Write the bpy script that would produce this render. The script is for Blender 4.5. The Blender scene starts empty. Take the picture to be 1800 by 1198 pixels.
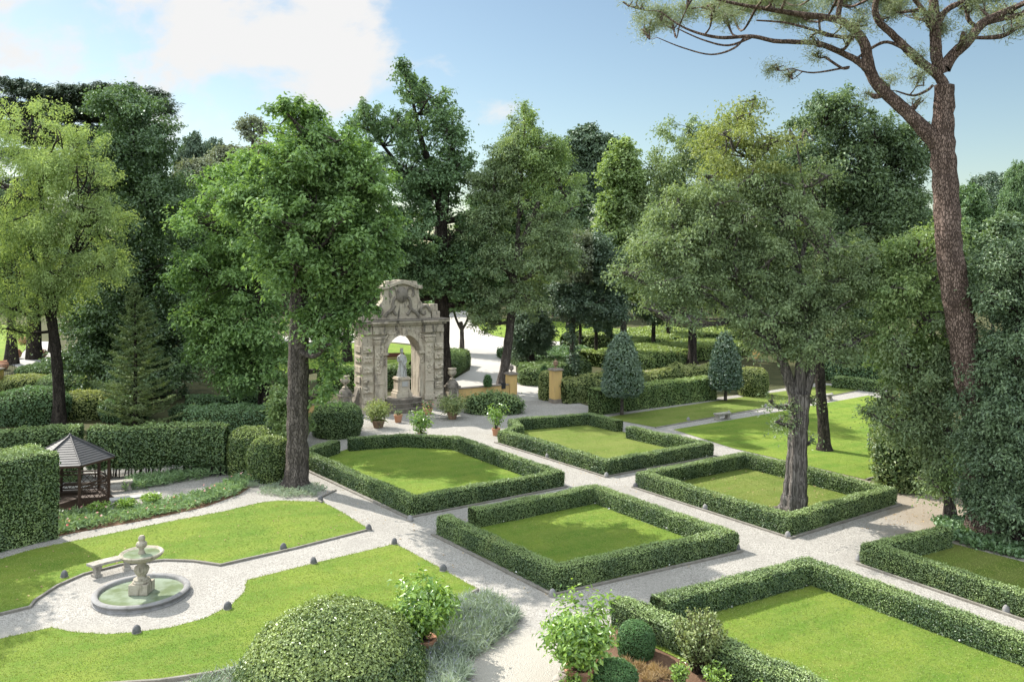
import bpy, bmesh, math, random
import numpy as np
from mathutils import Vector

sc = bpy.context.scene
R = math.radians

# ------------------------------------------------------------------ camera
F, CX, HZ, H = 1511.0, 900.0, 455.0, 10.0      # focal length in photo pixels, photo centre, horizon line, eye height
cam_d = bpy.data.cameras.new("camera")
cam = bpy.data.objects.new("camera", cam_d)
sc.collection.objects.link(cam)
cam.location = (0, 0, H)
cam.rotation_euler = (R(90), 0, 0)
cam_d.sensor_width = 36
cam_d.lens = F / 1800 * 36
cam_d.shift_y = -144 / 1800
cam_d.clip_start = 0.5
cam_d.clip_end = 6000
sc.camera = cam

# ------------------------------------------------------------------ light
SUN_EL, SUN_AZ = R(42), math.atan2(-0.77, 0.64)   # azimuth measured from +Y towards +X
world = bpy.data.worlds.new("World")
sc.world = world
world.use_nodes = True
wn, wl = world.node_tree.nodes, world.node_tree.links
wn.clear()
w_out = wn.new("ShaderNodeOutputWorld")
bg_sky = wn.new("ShaderNodeBackground")
bg_cld = wn.new("ShaderNodeBackground")
sky = wn.new("ShaderNodeTexSky")
sky.sky_type = 'NISHITA'
sky.sun_disc = False
sky.sun_elevation = SUN_EL
sky.sun_rotation = SUN_AZ
sky.altitude = 50
sky.air_density = 1.0
sky.dust_density = 0.55
sky.ozone_density = 1.6
SKY_STRENGTH = 0.05
bg_sky.inputs[1].default_value = SKY_STRENGTH
bg_cld.inputs[0].default_value = (0.96, 0.985, 1.0, 1)
tc = wn.new("ShaderNodeTexCoord")
sep = wn.new("ShaderNodeSeparateXYZ")
wl.new(tc.outputs["Generated"], sep.inputs[0])
def wmath(op, a, b=None, clamp=False):
    n = wn.new("ShaderNodeMath"); n.operation = op; n.use_clamp = clamp
    for i, v in enumerate((a, b)):
        if v is None: continue
        if isinstance(v, (int, float)): n.inputs[i].default_value = v
        else: wl.new(v, n.inputs[i])
    return n.outputs[0]
def wsmooth(v, lo, hi):
    n = wn.new("ShaderNodeMapRange"); n.interpolation_type = 'SMOOTHSTEP'
    n.inputs[1].default_value, n.inputs[2].default_value = lo, hi
    n.inputs[3].default_value, n.inputs[4].default_value = 0, 1
    wl.new(v, n.inputs[0]); return n.outputs[0]
dy = wmath('MAXIMUM', sep.outputs[1], 0.08)
u_ = wmath('DIVIDE', sep.outputs[0], dy)
v_ = wmath('DIVIDE', sep.outputs[2], dy)
comb = wn.new("ShaderNodeCombineXYZ")
wl.new(u_, comb.inputs[0]); wl.new(wmath('MULTIPLY', v_, 1.5), comb.inputs[1])
comb.inputs[2].default_value = 3.7
n1 = wn.new("ShaderNodeTexNoise"); n1.inputs["Scale"].default_value = 6.5; n1.inputs["Detail"].default_value = 9; n1.inputs["Roughness"].default_value = 0.56
n1.inputs["Distortion"].default_value = 0.25
wl.new(comb.outputs[0], n1.inputs["Vector"])
left = wsmooth(wmath('MULTIPLY', u_, -1.0), 0.02, 0.22)
low = wsmooth(wmath('ADD', v_, wmath('MULTIPLY', u_, -0.10)), 0.10, 0.22)
bias = wmath('MULTIPLY', left, low)
n2_ = wn.new("ShaderNodeTexNoise"); n2_.inputs["Scale"].default_value = 2.1; n2_.inputs["Detail"].default_value = 3
wl.new(comb.outputs[0], n2_.inputs["Vector"])
nz = wmath('ADD', wmath('MULTIPLY', wmath('SUBTRACT', n1.outputs["Fac"], 0.5), 2.7), wmath('MULTIPLY', wmath('SUBTRACT', n2_.outputs["Fac"], 0.5), 0.9))
dens = wmath('ADD', nz, wmath('SUBTRACT', wmath('MULTIPLY', bias, 0.56), wmath('ADD', 0.34, wmath('MULTIPLY', wsmooth(u_, -0.08, 0.12), 0.35))))
dens = wmath('ADD', dens, wmath('MULTIPLY', wsmooth(wmath('MULTIPLY', sep.outputs[1], -1.0), -0.45, 0.1), 0.75))
dens = wmath('ADD', dens, wmath('MULTIPLY', wsmooth(sep.outputs[2], 0.45, 0.85), 0.6))
cl = wsmooth(dens, -0.08, 0.36)
# unseen clouds added overhead and behind the viewer, brighter and bluer for fill light
away = wmath('MAXIMUM', wsmooth(wmath('MULTIPLY', sep.outputs[1], -1.0), -0.45, 0.1), wsmooth(sep.outputs[2], 0.45, 0.85))
cmix = wn.new("ShaderNodeMix"); cmix.data_type = 'RGBA'; wl.new(away, cmix.inputs[0])
cmix.inputs[6].default_value = (1.0, 1.0, 1.0, 1); cmix.inputs[7].default_value = (0.88, 0.95, 1.01, 1)
wl.new(cmix.outputs[2], bg_cld.inputs[0])
wl.new(wmath('ADD', wmath('MULTIPLY', away, 0.48), 0.30), bg_cld.inputs[1])
mixw = wn.new("ShaderNodeMixShader")
tintn = wn.new("ShaderNodeMix"); tintn.data_type = 'RGBA'; tintn.blend_type = 'MULTIPLY'; tintn.inputs[0].default_value = 1.0
wl.new(sky.outputs[0], tintn.inputs[6]); tintn.inputs[7].default_value = (1.0, 0.985, 0.88, 1)
wl.new(tintn.outputs[2], bg_sky.inputs[0])
wl.new(cl, mixw.inputs[0]); wl.new(bg_sky.outputs[0], mixw.inputs[1]); wl.new(bg_cld.outputs[0], mixw.inputs[2])
wl.new(mixw.outputs[0], w_out.inputs[0])

sun_d = bpy.data.lights.new("sun", 'SUN')
sun_d.energy = 3.0
sun_d.angle = R(0.5)
sun_d.color = (1.0, 0.945, 0.85)
sun = bpy.data.objects.new("sun", sun_d)
sc.collection.objects.link(sun)
sv = Vector((math.sin(SUN_AZ) * math.cos(SUN_EL), math.cos(SUN_AZ) * math.cos(SUN_EL), math.sin(SUN_EL)))
sun.rotation_euler = sv.to_track_quat('Z', 'Y').to_euler()
sun.location = (-40, 40, 60)

sc.view_settings.view_transform = 'Standard'
sc.view_settings.look = 'None'
sc.view_settings.gamma = 1
sc.view_settings.use_curve_mapping = False
sc.view_settings.exposure = 1.6
sc.render.engine = 'CYCLES'
sc.cycles.use_denoising = True
sc.cycles.max_bounces = 7
sc.cycles.diffuse_bounces = 4
sc.cycles.glossy_bounces = 2
sc.cycles.transmission_bounces = 4
sc.cycles.transparent_max_bounces = 4
sc.cycles.caustics_reflective = False
sc.cycles.caustics_refractive = False
sc.cycles.sample_clamp_indirect = 6

# ------------------------------------------------------------------ helpers
def gp(px, py, z=0.0):
    """a photo pixel -> the point of the garden at height z under it"""
    Y = (H - z) * F / (py - HZ)
    return ((px - CX) * Y / F, Y, z)
def at(px, py, Y):
    return ((px - CX) * Y / F, Y, H - (py - HZ) * Y / F)
def mpp(Y):
    return Y / F

def snoise(P, s, seed=0):
    """cheap smooth noise in about -1..1"""
    r = np.random.RandomState(seed + 77)
    out = np.zeros(len(P))
    for k in range(5):
        d = r.normal(size=3); d /= np.linalg.norm(d)
        out += np.sin((P @ d) * s * (0.7 + 0.35 * k) + r.uniform(0, 6.28)) / (1 + 0.35 * k)
    return out / 2.2

class NT:
    """little node-tree writer"""
    def __init__(s, name):
        s.m = bpy.data.materials.new(name); s.m.use_nodes = True
        s.t = s.m.node_tree; s.n = s.t.nodes; s.l = s.t.links; s.n.clear()
        s.out = s.n.new("ShaderNodeOutputMaterial")
    def node(s, typ, **kw):
        n = s.n.new(typ)
        for k, v in kw.items(): setattr(n, k, v)
        return n
    def put(s, inp, v):
        if isinstance(v, bpy.types.NodeSocket): s.l.new(v, inp)
        elif isinstance(v, (tuple, list)) and len(v) == 3 and inp.type == 'RGBA': inp.default_value = (*v, 1)
        else: inp.default_value = v
    def coord(s, kind="Object"): return s.node("ShaderNodeTexCoord").outputs[kind]
    def pos(s): return s.node("ShaderNodeNewGeometry").outputs["Position"]
    def noise(s, vec, scale, detail=4, rough=0.55, dist=0.0):
        n = s.node("ShaderNodeTexNoise")
        s.put(n.inputs["Vector"], vec); n.inputs["Scale"].default_value = scale
        n.inputs["Detail"].default_value = detail; n.inputs["Roughness"].default_value = rough
        n.inputs["Distortion"].default_value = dist
        return n.outputs["Fac"]
    def voro(s, vec, scale, feature='F1', out="Distance"):
        n = s.node("ShaderNodeTexVoronoi"); n.feature = feature
        s.put(n.inputs["Vector"], vec); n.inputs["Scale"].default_value = scale
        return n.outputs[out]
    def scale(s, vec, xyz):
        n = s.node("ShaderNodeMapping"); s.put(n.inputs["Vector"], vec); n.inputs["Scale"].default_value = xyz
        return n.outputs[0]
    def ramp(s, fac, stops):
        n = s.node("ShaderNodeValToRGB"); s.put(n.inputs[0], fac)
        e = n.color_ramp.elements
        while len(e) < len(stops): e.new(0.5)
        for i, (p, c) in enumerate(stops):
            e[i].position = p; e[i].color = (*c, 1) if len(c) == 3 else c
        return n.outputs[0]
    def rng(s, v, a, b, c=0, d=1):
        n = s.node("ShaderNodeMapRange"); n.interpolation_type = 'SMOOTHSTEP'
        s.put(n.inputs[0], v)
        for i, x in enumerate((a, b, c, d)): n.inputs[i + 1].default_value = x
        return n.outputs[0]
    def mix(s, f, a, b, mode='MIX'):
        n = s.node("ShaderNodeMix", data_type='RGBA', blend_type=mode)
        s.put(n.inputs[0], f); s.put(n.inputs[6], a); s.put(n.inputs[7], b)
        return n.outputs[2]
    def math(s, op, a, b=0.0):
        n = s.node("ShaderNodeMath", operation=op); s.put(n.inputs[0], a); s.put(n.inputs[1], b); return n.outputs[0]
    def bump(s, h, strength=0.4, dist=0.02):
        n = s.node("ShaderNodeBump"); s.put(n.inputs["Height"], h)
        n.inputs["Strength"].default_value = strength; n.inputs["Distance"].default_value = dist
        return n.outputs[0]
    def attr(s, name):
        return s.node("ShaderNodeAttribute", attribute_name=name).outputs["Fac"]
    def principled(s, col, rough=0.8, normal=None, spec=0.3, **kw):
        p = s.node("ShaderNodeBsdfPrincipled")
        s.put(p.inputs["Base Color"], col); s.put(p.inputs["Roughness"], rough)
        p.inputs["Specular IOR Level"].default_value = spec
        if normal is not None: s.put(p.inputs["Normal"], normal)
        for k, v in kw.items(): s.put(p.inputs[k], v)
        s.l.new(p.outputs[0], s.out.inputs[0])
        return s.m

def leaf_mat(name, a, b, trans=0.33, gloss=0.05, rough=0.45, patch=0.25):
    """leaf: diffuse + light through the blade + a waxy gloss; tint picks a colour between a and b"""
    t = NT(name)
    def tone(c): l = 0.25 * c[0] + 0.65 * c[1] + 0.1 * c[2]; return tuple(min(0.8, LEAF_K * (x * 0.88 + l * 0.12)) for x in c)
    a = tone(a); b = tone(b); gloss = gloss * 0.8; rough = rough + 0.10
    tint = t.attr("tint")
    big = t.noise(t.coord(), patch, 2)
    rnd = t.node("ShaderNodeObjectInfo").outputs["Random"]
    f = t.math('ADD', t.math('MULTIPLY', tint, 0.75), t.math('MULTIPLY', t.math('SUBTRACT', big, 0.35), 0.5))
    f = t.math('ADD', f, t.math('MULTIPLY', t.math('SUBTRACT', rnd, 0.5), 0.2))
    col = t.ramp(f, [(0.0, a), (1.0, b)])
    d = t.node("ShaderNodeBsdfDiffuse"); t.put(d.inputs[0], col)
    tr = t.node("ShaderNodeBsdfTranslucent")
    t.put(tr.inputs[0], t.mix(1.0, col, (1.15, 1.18, 0.62), 'MULTIPLY'))
    g = t.node("ShaderNodeBsdfGlossy"); g.inputs["Roughness"].default_value = rough; g.inputs[0].default_value = (0.9, 0.95, 1, 1)
    m1 = t.node("ShaderNodeMixShader"); m1.inputs[0].default_value = min(0.5, trans * 0.85)
    t.l.new(d.outputs[0], m1.inputs[1]); t.l.new(tr.outputs[0], m1.inputs[2])
    m2 = t.node("ShaderNodeMixShader"); m2.inputs[0].default_value = gloss
    t.l.new(m1.outputs[0], m2.inputs[1]); t.l.new(g.outputs[0], m2.inputs[2])
    t.l.new(m2.outputs[0], t.out.inputs[0])
    return t.m

def bark_mat(name, a, b, stretch=(6, 6, 1.2), bump=0.9, plates=False):
    t = NT(name); c = t.coord()
    sv_ = t.scale(c, stretch)
    wob = t.noise(c, 5.0, 3)
    n = t.noise(sv_, 1.1, 6, 0.65)
    e = t.voro(sv_, 3.2, 'DISTANCE_TO_EDGE')
    crack = t.rng(t.math('ADD', e, t.math('MULTIPLY', n, 0.30)), 0.12, 0.34)
    big = t.noise(c, 0.9, 4)
    h = t.math('ADD', t.math('MULTIPLY', crack, 1.2), n)
    col = t.mix(t.rng(n, 0.3, 0.72), a, b)
    col = t.mix(crack, tuple(x * (0.60 if plates else 0.66) for x in a), col)
    col = t.mix(t.rng(big, 0.45, 0.7, 0, 0.5), col, tuple(x * 0.8 for x in a))
    return t.principled(col, 0.92, t.bump(h, bump, 0.05), 0.15)

LEAF_K = 2.3
M = {}
M['chestnut'] = leaf_mat('chestnut_leaves', (0.036, 0.078, 0.018), (0.125, 0.200, 0.050), 0.40)
M['chestnut_far'] = leaf_mat('chestnut_leaves_bright', (0.038, 0.084, 0.018), (0.135, 0.215, 0.050), 0.40)
M['magnolia'] = leaf_mat('magnolia_leaves', (0.018, 0.044, 0.013), (0.075, 0.125, 0.036), 0.28, 0.09, 0.35)
M['locust'] = leaf_mat('locust_leaves', (0.095, 0.138, 0.042), (0.215, 0.268, 0.095), 0.42, 0.03)
M['planetree'] = leaf_mat('plane_leaves', (0.035, 0.070, 0.024), (0.085, 0.140, 0.050), 0.34)
M['greygreen'] = leaf_mat('hackberry_leaves', (0.052, 0.084, 0.032), (0.135, 0.175, 0.072), 0.36)
M['greygreen_dark'] = leaf_mat('hackberry_leaves_deep', (0.036, 0.064, 0.028), (0.095, 0.138, 0.058), 0.34)
M['palegreen'] = leaf_mat('lime_leaves', (0.065, 0.110, 0.030), (0.150, 0.200, 0.060), 0.4)
M['yellowgreen'] = leaf_mat('yellowing_leaves', (0.080, 0.110, 0.028), (0.175, 0.195, 0.052), 0.4)
M['holm'] = leaf_mat('holm_oak_leaves', (0.022, 0.045, 0.022), (0.070, 0.105, 0.052), 0.15, 0.08, 0.4)
M['olive'] = leaf_mat('olive_grey_leaves', (0.070, 0.088, 0.050), (0.150, 0.165, 0.105), 0.2, 0.05)
M['brownish'] = leaf_mat('brownish_leaves', (0.075, 0.075, 0.040), (0.145, 0.135, 0.080), 0.2)
M['cedar'] = leaf_mat('cedar_needles', (0.020, 0.034, 0.020), (0.050, 0.072, 0.042), 0.1)
M['fir'] = leaf_mat('fir_needles', (0.050, 0.080, 0.026), (0.130, 0.165, 0.055), 0.2)
M['pine'] = leaf_mat('pine_needles', (0.075, 0.098, 0.048), (0.145, 0.165, 0.085), 0.25, 0.04)
M['box'] = leaf_mat('box_leaves', (0.020, 0.046, 0.014), (0.140, 0.190, 0.050), 0.16, 0.08, 0.38, 0.5)
M['box_far'] = leaf_mat('laurel_leaves', (0.030, 0.058, 0.017), (0.124, 0.176, 0.045), 0.18, 0.07, 0.4, 0.4)
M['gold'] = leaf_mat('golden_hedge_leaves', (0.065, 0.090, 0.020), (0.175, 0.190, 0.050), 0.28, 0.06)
M['variegated'] = leaf_mat('pale_edged_leaves', (0.020, 0.046, 0.009), (0.165, 0.205, 0.046), 0.18, 0.07, 0.30, 0.8)
M['laurel_sunlit'] = leaf_mat('sunlit_laurel_leaves', (0.045, 0.085, 0.018), (0.170, 0.220, 0.050), 0.25, 0.07, 0.4, 0.4)  # paler copy of the laurel leaves, sunlight put into the colour
M['topiary'] = leaf_mat('blue_green_leaves', (0.018, 0.042, 0.022), (0.105, 0.150, 0.090), 0.12, 0.09, 0.30)
M['citrus'] = leaf_mat('citrus_leaves', (0.028, 0.080, 0.006), (0.175, 0.260, 0.020), 0.34, 0.08, 0.3)
M['tightball'] = leaf_mat('tight_box_leaves', (0.020, 0.058, 0.014), (0.050, 0.110, 0.026), 0.2, 0.05)
M['yew'] = leaf_mat('dark_evergreen_leaves', (0.026, 0.052, 0.020), (0.085, 0.125, 0.050), 0.2, 0.07)
M['iris'] = leaf_mat('iris_leaves', (0.060, 0.110, 0.040), (0.150, 0.210, 0.085), 0.3, 0.06)
M['lavender'] = leaf_mat('lavender_stems', (0.085, 0.112, 0.070), (0.200, 0.235, 0.165), 0.15, 0.03)
M['lavender_flower'] = leaf_mat('lavender_flowers', (0.120, 0.110, 0.220), (0.220, 0.200, 0.340), 0.2, 0.02)
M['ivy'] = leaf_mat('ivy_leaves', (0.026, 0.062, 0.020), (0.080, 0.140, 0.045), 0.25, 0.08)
M['reddish'] = leaf_mat('red_tipped_leaves', (0.040, 0.078, 0.016), (0.150, 0.165, 0.040), 0.28, 0.08)
M['straw'] = leaf_mat('dry_grass_blades', (0.130, 0.085, 0.040), (0.260, 0.185, 0.090), 0.2, 0.02)
M['petal'] = leaf_mat('flower_petals', (0.450, 0.060, 0.050), (0.750, 0.420, 0.360), 0.3, 0.02)
M['petal_white'] = leaf_mat('white_petals', (0.500, 0.480, 0.420), (0.750, 0.740, 0.680), 0.3, 0.02)
M['grass'] = leaf_mat('grass_blades', (0.060, 0.104, 0.014), (0.168, 0.178, 0.036), 0.3, 0.03, 0.5, 0.35)
M['bark_grey'] = bark_mat('grey_brown_bark', (0.085, 0.073, 0.064), (0.215, 0.185, 0.165))
M['bark_dark'] = bark_mat('dark_bark', (0.035, 0.029, 0.025), (0.100, 0.084, 0.072))
M['bark_pale'] = bark_mat('smooth_pale_bark', (0.085, 0.075, 0.068), (0.330, 0.300, 0.275), (11, 11, 0.35), 0.7)
M['bark_pine'] = bark_mat('red_brown_pine_bark', (0.135, 0.095, 0.078), (0.310, 0.228, 0.192), (5, 5, 1.7), 1.0, True)
M['twig'] = bark_mat('twig_bark', (0.050, 0.038, 0.028), (0.120, 0.095, 0.070))

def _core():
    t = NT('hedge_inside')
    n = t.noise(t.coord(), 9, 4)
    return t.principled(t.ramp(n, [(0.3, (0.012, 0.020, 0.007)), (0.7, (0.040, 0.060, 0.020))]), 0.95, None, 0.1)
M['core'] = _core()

def _gravel(name, light, mid, dark):
    t = NT(name); p = t.pos()
    v = t.voro(p, 36, 'F1', "Color")
    sepc = t.node("ShaderNodeSeparateColor"); t.l.new(v, sepc.inputs[0])
    d = t.voro(p, 36)
    n = t.noise(p, 0.55, 6, 0.6)
    n2 = t.noise(p, 5.0, 4, 0.7)
    col = t.ramp(sepc.outputs[0], [(0.0, dark), (0.35, mid), (0.8, light), (1.0, tuple(min(1, x * 1.15) for x in light))])
    col = t.mix(t.rng(n, 0.40, 0.68, 0, 0.55), col, tuple(x * 0.86 for x in mid))
    col = t.mix(t.rng(n2, 0.60, 0.78, 0, 0.35), col, (0.30, 0.24, 0.17))
    # the trodden approach towards the house is finer and creamier
    py = t.node("ShaderNodeSeparateXYZ"); t.l.new(p, py.inputs[0])
    fine = t.rng(t.math('ADD', py.outputs[1], t.math('MULTIPLY', n, 1.6)), 24.6, 23.2)
    col = t.mix(fine, col, t.mix(n2, (0.34, 0.315, 0.27), (0.38, 0.36, 0.32)))
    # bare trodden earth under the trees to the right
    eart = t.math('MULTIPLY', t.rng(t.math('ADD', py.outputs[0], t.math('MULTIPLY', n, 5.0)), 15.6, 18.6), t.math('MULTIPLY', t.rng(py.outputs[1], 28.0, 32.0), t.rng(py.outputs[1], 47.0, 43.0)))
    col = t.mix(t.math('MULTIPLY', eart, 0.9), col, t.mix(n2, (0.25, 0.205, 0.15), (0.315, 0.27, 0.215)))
    damp = t.noise(p, 0.16, 5, 0.6, 0.6)
    col = t.mix(t.rng(damp, 0.52, 0.66, 0, 0.30), col, t.mix(0.5, col, dark))
    h = t.math('ADD', t.math('MULTIPLY', d, 1.5), n2)
    return t.principled(col, 0.95, t.bump(h, 0.55, 0.03), 0.2)
M['gravel'] = _gravel('gravel', (0.385, 0.368, 0.338), (0.31, 0.294, 0.268), (0.165, 0.155, 0.140))
def _drive():
    t = NT('pale_drive'); p = t.pos()
    n = t.noise(p, 0.3, 6, 0.6); n2 = t.noise(p, 12, 3)
    col = t.mix(n, (0.36, 0.34, 0.31), (0.43, 0.415, 0.39))
    return t.principled(t.mix(t.math('MULTIPLY', n2, 0.3), col, (0.4, 0.37, 0.33)), 0.95, t.bump(n2, 0.3, 0.02), 0.2)
M['drive'] = _drive()
def _dirt(name, a, b, c):
    t = NT(name); p = t.pos()
    n = t.noise(p, 0.8, 6, 0.65); n2 = t.noise(p, 14, 4, 0.7)
    col = t.mix(t.rng(n, 0.35, 0.65), a, b)
    col = t.mix(t.rng(n2, 0.5, 0.7, 0, 0.6), col, c)
    return t.principled(col, 0.95, t.bump(n2, 0.7, 0.04), 0.15)
M['dirt'] = _dirt('trodden_earth', (0.235, 0.20, 0.155), (0.29, 0.255, 0.205), (0.18, 0.145, 0.105))
M['mulch'] = _dirt('bark_mulch', (0.095, 0.056, 0.036), (0.165, 0.100, 0.066), (0.22, 0.145, 0.095))
M['woodfloor'] = _dirt('woodland_floor', (0.045, 0.052, 0.022), (0.075, 0.075, 0.034), (0.09, 0.07, 0.04))
def _lawn(name, a, b, c):
    t = NT(name); p = t.pos()
    n = t.noise(p, 0.42, 6, 0.6, 0.4); n2 = t.noise(t.scale(p, (1, 1, 1)), 3.0, 5, 0.65); n3 = t.noise(p, 26, 3, 0.8)
    n4 = t.noise(p, 90, 2, 0.7)
    col = t.mix(t.rng(n, 0.36, 0.66), a, b)
    col = t.mix(t.rng(n2, 0.45, 0.75, 0, 0.6), col, c)
    col = t.mix(t.rng(n3, 0.35, 0.75, 0, 0.65), col, t.mix(0.5, a, (0.05, 0.10, 0.012)))
    sp_ = t.node("ShaderNodeSeparateXYZ"); t.l.new(p, sp_.inputs[0])
    run = t.math('ADD', t.math('MULTIPLY', sp_.outputs[0], 0.5), t.math('MULTIPLY', sp_.outputs[1], -0.866))
    band = t.math('SINE', t.math('ADD', t.math('MULTIPLY', run, 5.2), t.math('MULTIPLY', n, 2.5)))
    col = t.mix(t.rng(band, -0.4, 0.4, 0, 0.16), col, c)
    spot = t.noise(p, 1.7, 3, 0.5)
    col = t.mix(t.rng(spot, 0.62, 0.72, 0, 0.45), col, tuple(x * 0.62 for x in a))
    h = t.math('ADD', n3, n4)
    return t.principled(col, 0.9, t.bump(h, 0.9, 0.03), 0.15)
M['lawn'] = _lawn('lawn_turf', (0.122, 0.212, 0.028), (0.200, 0.270, 0.040), (0.245, 0.275, 0.062))
M['lawn_dry'] = _lawn('dry_lawn_turf', (0.120, 0.175, 0.030), (0.180, 0.220, 0.050), (0.215, 0.215, 0.075))

def _stone(name, base, warm, dark, stain=0.5, sc_=1.0, bump=0.5):
    t = NT(name); c = t.coord()
    n = t.noise(c, 1.1 * sc_, 7, 0.62, 0.3); f = t.noise(c, 9 * sc_, 6, 0.7); st = t.noise(t.scale(c, (2.2, 2.2, 0.5)), 1.3 * sc_, 6, 0.65)
    col = t.mix(t.rng(n, 0.35, 0.66), base, warm)
    col = t.mix(t.rng(st, 0.50, 0.68, 0, stain), col, dark)
    col = t.mix(t.rng(f, 0.52, 0.72, 0, stain * 0.8), col, dark)
    return t.principled(col, 0.9, t.bump(t.math('ADD', f, n), bump, 0.03), 0.2)
M['travertine'] = _stone('weathered_travertine', (0.50, 0.445, 0.355), (0.44, 0.375, 0.295), (0.11, 0.10, 0.088), 0.78)
M['travertine_mid'] = _stone('rain_stained_travertine', (0.45, 0.40, 0.32), (0.38, 0.325, 0.26), (0.075, 0.068, 0.06), 0.95)
M['travertine_dark'] = _stone('lichen_dark_stone', (0.22, 0.195, 0.165), (0.17, 0.15, 0.125), (0.05, 0.045, 0.04), 0.85)
M['statue_stone'] = _stone('statue_marble', (0.46, 0.46, 0.445), (0.36, 0.36, 0.345), (0.12, 0.12, 0.11), 0.6, 2.0)
M['fountain_stone'] = _stone('fountain_stone', (0.40, 0.365, 0.30), (0.33, 0.295, 0.235), (0.12, 0.105, 0.075), 0.8, 2.4)
M['greystone'] = _stone('blue_grey_stone', (0.265, 0.262, 0.262), (0.205, 0.20, 0.197), (0.09, 0.088, 0.085), 0.4, 2.0)
M['kerbstone'] = _stone('kerb_stone', (0.24, 0.225, 0.20), (0.19, 0.175, 0.15), (0.09, 0.085, 0.075), 0.5, 2.5)
M['benchstone'] = _stone('bench_stone', (0.36, 0.34, 0.30), (0.30, 0.275, 0.24), (0.11, 0.105, 0.095), 0.6, 2.5)
M['lampmetal'] = _stone('lamp_cover', (0.12, 0.12, 0.125), (0.16, 0.16, 0.165), (0.07, 0.07, 0.07), 0.4, 6.0)
M['terracotta'] = _stone('terracotta', (0.46, 0.225, 0.135), (0.50, 0.285, 0.19), (0.30, 0.18, 0.13), 0.4, 3.0, 0.2)
M['urnstone'] = _stone('brown_urn_stone', (0.30, 0.20, 0.13), (0.24, 0.165, 0.115), (0.09, 0.07, 0.055), 0.6, 3.0)
M['yellow'] = _stone('yellow_plaster', (0.60, 0.42, 0.17), (0.54, 0.375, 0.16), (0.36, 0.26, 0.14), 0.45, 1.0, 0.15)
M['capstone'] = _stone('grey_cap_stone', (0.23, 0.20, 0.17), (0.29, 0.25, 0.21), (0.10, 0.09, 0.08), 0.5, 2.0)
M['paleslab'] = _stone('pale_concrete', (0.42, 0.415, 0.40), (0.36, 0.355, 0.34), (0.22, 0.21, 0.20), 0.4, 1.5)
def _wood():
    t = NT('dark_stained_wood'); c = t.coord()
    n = t.noise(t.scale(c, (10, 10, 1.5)), 2.0, 5)
    return t.principled(t.mix(n, (0.035, 0.020, 0.013), (0.085, 0.048, 0.030)), 0.65, t.bump(n, 0.3, 0.01), 0.35)
M['wood'] = _wood()
def _slate():
    t = NT('grey_roof_boards'); c = t.coord()
    n = t.noise(c, 6, 5, 0.7)
    return t.principled(t.mix(n, (0.030, 0.030, 0.033), (0.065, 0.064, 0.068)), 0.55, t.bump(n, 0.25, 0.01), 0.45)
M['slate'] = _slate()
def _water():
    t = NT('fountain_water'); p = t.pos()
    n = t.noise(p, 7.0, 4, 0.6, 0.5); b = t.noise(p, 1.6, 3)
    col = t.mix(t.rng(b, 0.35, 0.65), (0.15, 0.185, 0.105), (0.25, 0.295, 0.225))
    return t.principled(col, 0.08, t.bump(n, 0.25, 0.02), 0.5)
M['water'] = _water()
def _iron(name, c):
    t = NT(name); n = t.noise(t.coord(), 14, 3)
    return t.principled(t.mix(n, c, tuple(x * 1.5 for x in c)), 0.6, None, 0.4)
M['iron'] = _iron('dark_iron', (0.022, 0.022, 0.024))
M['redwood'] = _iron('red_brown_wood', (0.10, 0.035, 0.026))
M['letterbox'] = _iron('black_metal', (0.018, 0.018, 0.02))

# ------------------------------------------------------------------ mesh writing
COL = sc.collection
def link(o, parent=None):
    COL.objects.link(o)
    if parent is not None: o.parent = parent
    return o
def tag(o, label=None, cat=None, group=None, kind=None):
    if label: o["label"] = label
    if cat: o["category"] = cat
    if group: o["group"] = group
    if kind: o["kind"] = kind
    return o
def empty(name, loc, label, cat, group=None, rz=0.0):
    e = bpy.data.objects.new(name, None)
    e.empty_display_size = 0.3
    e.location = loc; e.rotation_euler = (0, 0, rz)
    link(e); return tag(e, label, cat, group)

def mesh_obj(name, chunks, mats, parent=None, loc=None, smooth=True):
    """chunks: list of (verts Nx3, faces MxK, material index, tint per face or number, smooth)"""
    nv = sum(len(c[0]) for c in chunks); npoly = sum(len(c[1]) for c in chunks)
    nl = sum(c[1].shape[0] * c[1].shape[1] for c in chunks)
    V = np.empty((nv, 3), np.float32); LV = np.empty(nl, np.int32); LS = np.empty(npoly, np.int32)
    MI = np.empty(npoly, np.int32); TI = np.empty(npoly, np.float32); SM = np.empty(npoly, bool)
    a = b = c_ = 0
    for (v, f, mi, ti, sm) in chunks:
        k = f.shape[1]; n = len(f)
        V[a:a + len(v)] = v
        LV[b:b + n * k] = (f + a).ravel()
        LS[c_:c_ + n] = b + np.arange(n) * k
        MI[c_:c_ + n] = mi; TI[c_:c_ + n] = ti; SM[c_:c_ + n] = sm
        a += len(v); b += n * k; c_ += n
    me = bpy.data.meshes.new(name)
    me.vertices.add(nv); me.loops.add(nl); me.polygons.add(npoly)
    me.vertices.foreach_set("co", V.ravel()); me.loops.foreach_set("vertex_index", LV)
    me.polygons.foreach_set("loop_start", LS)
    for m in mats: me.materials.append(M[m])
    me.polygons.foreach_set("material_index", MI); me.polygons.foreach_set("use_smooth", SM)
    at_ = me.attributes.new("tint", 'FLOAT', 'FACE'); at_.data.foreach_set("value", TI)
    me.update(calc_edges=True)
    o = bpy.data.objects.new(name, me)
    if loc is not None: o.location = loc
    return link(o, parent)

def unit(v):
    return v / np.maximum(np.linalg.norm(v, axis=1, keepdims=True), 1e-9)

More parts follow.
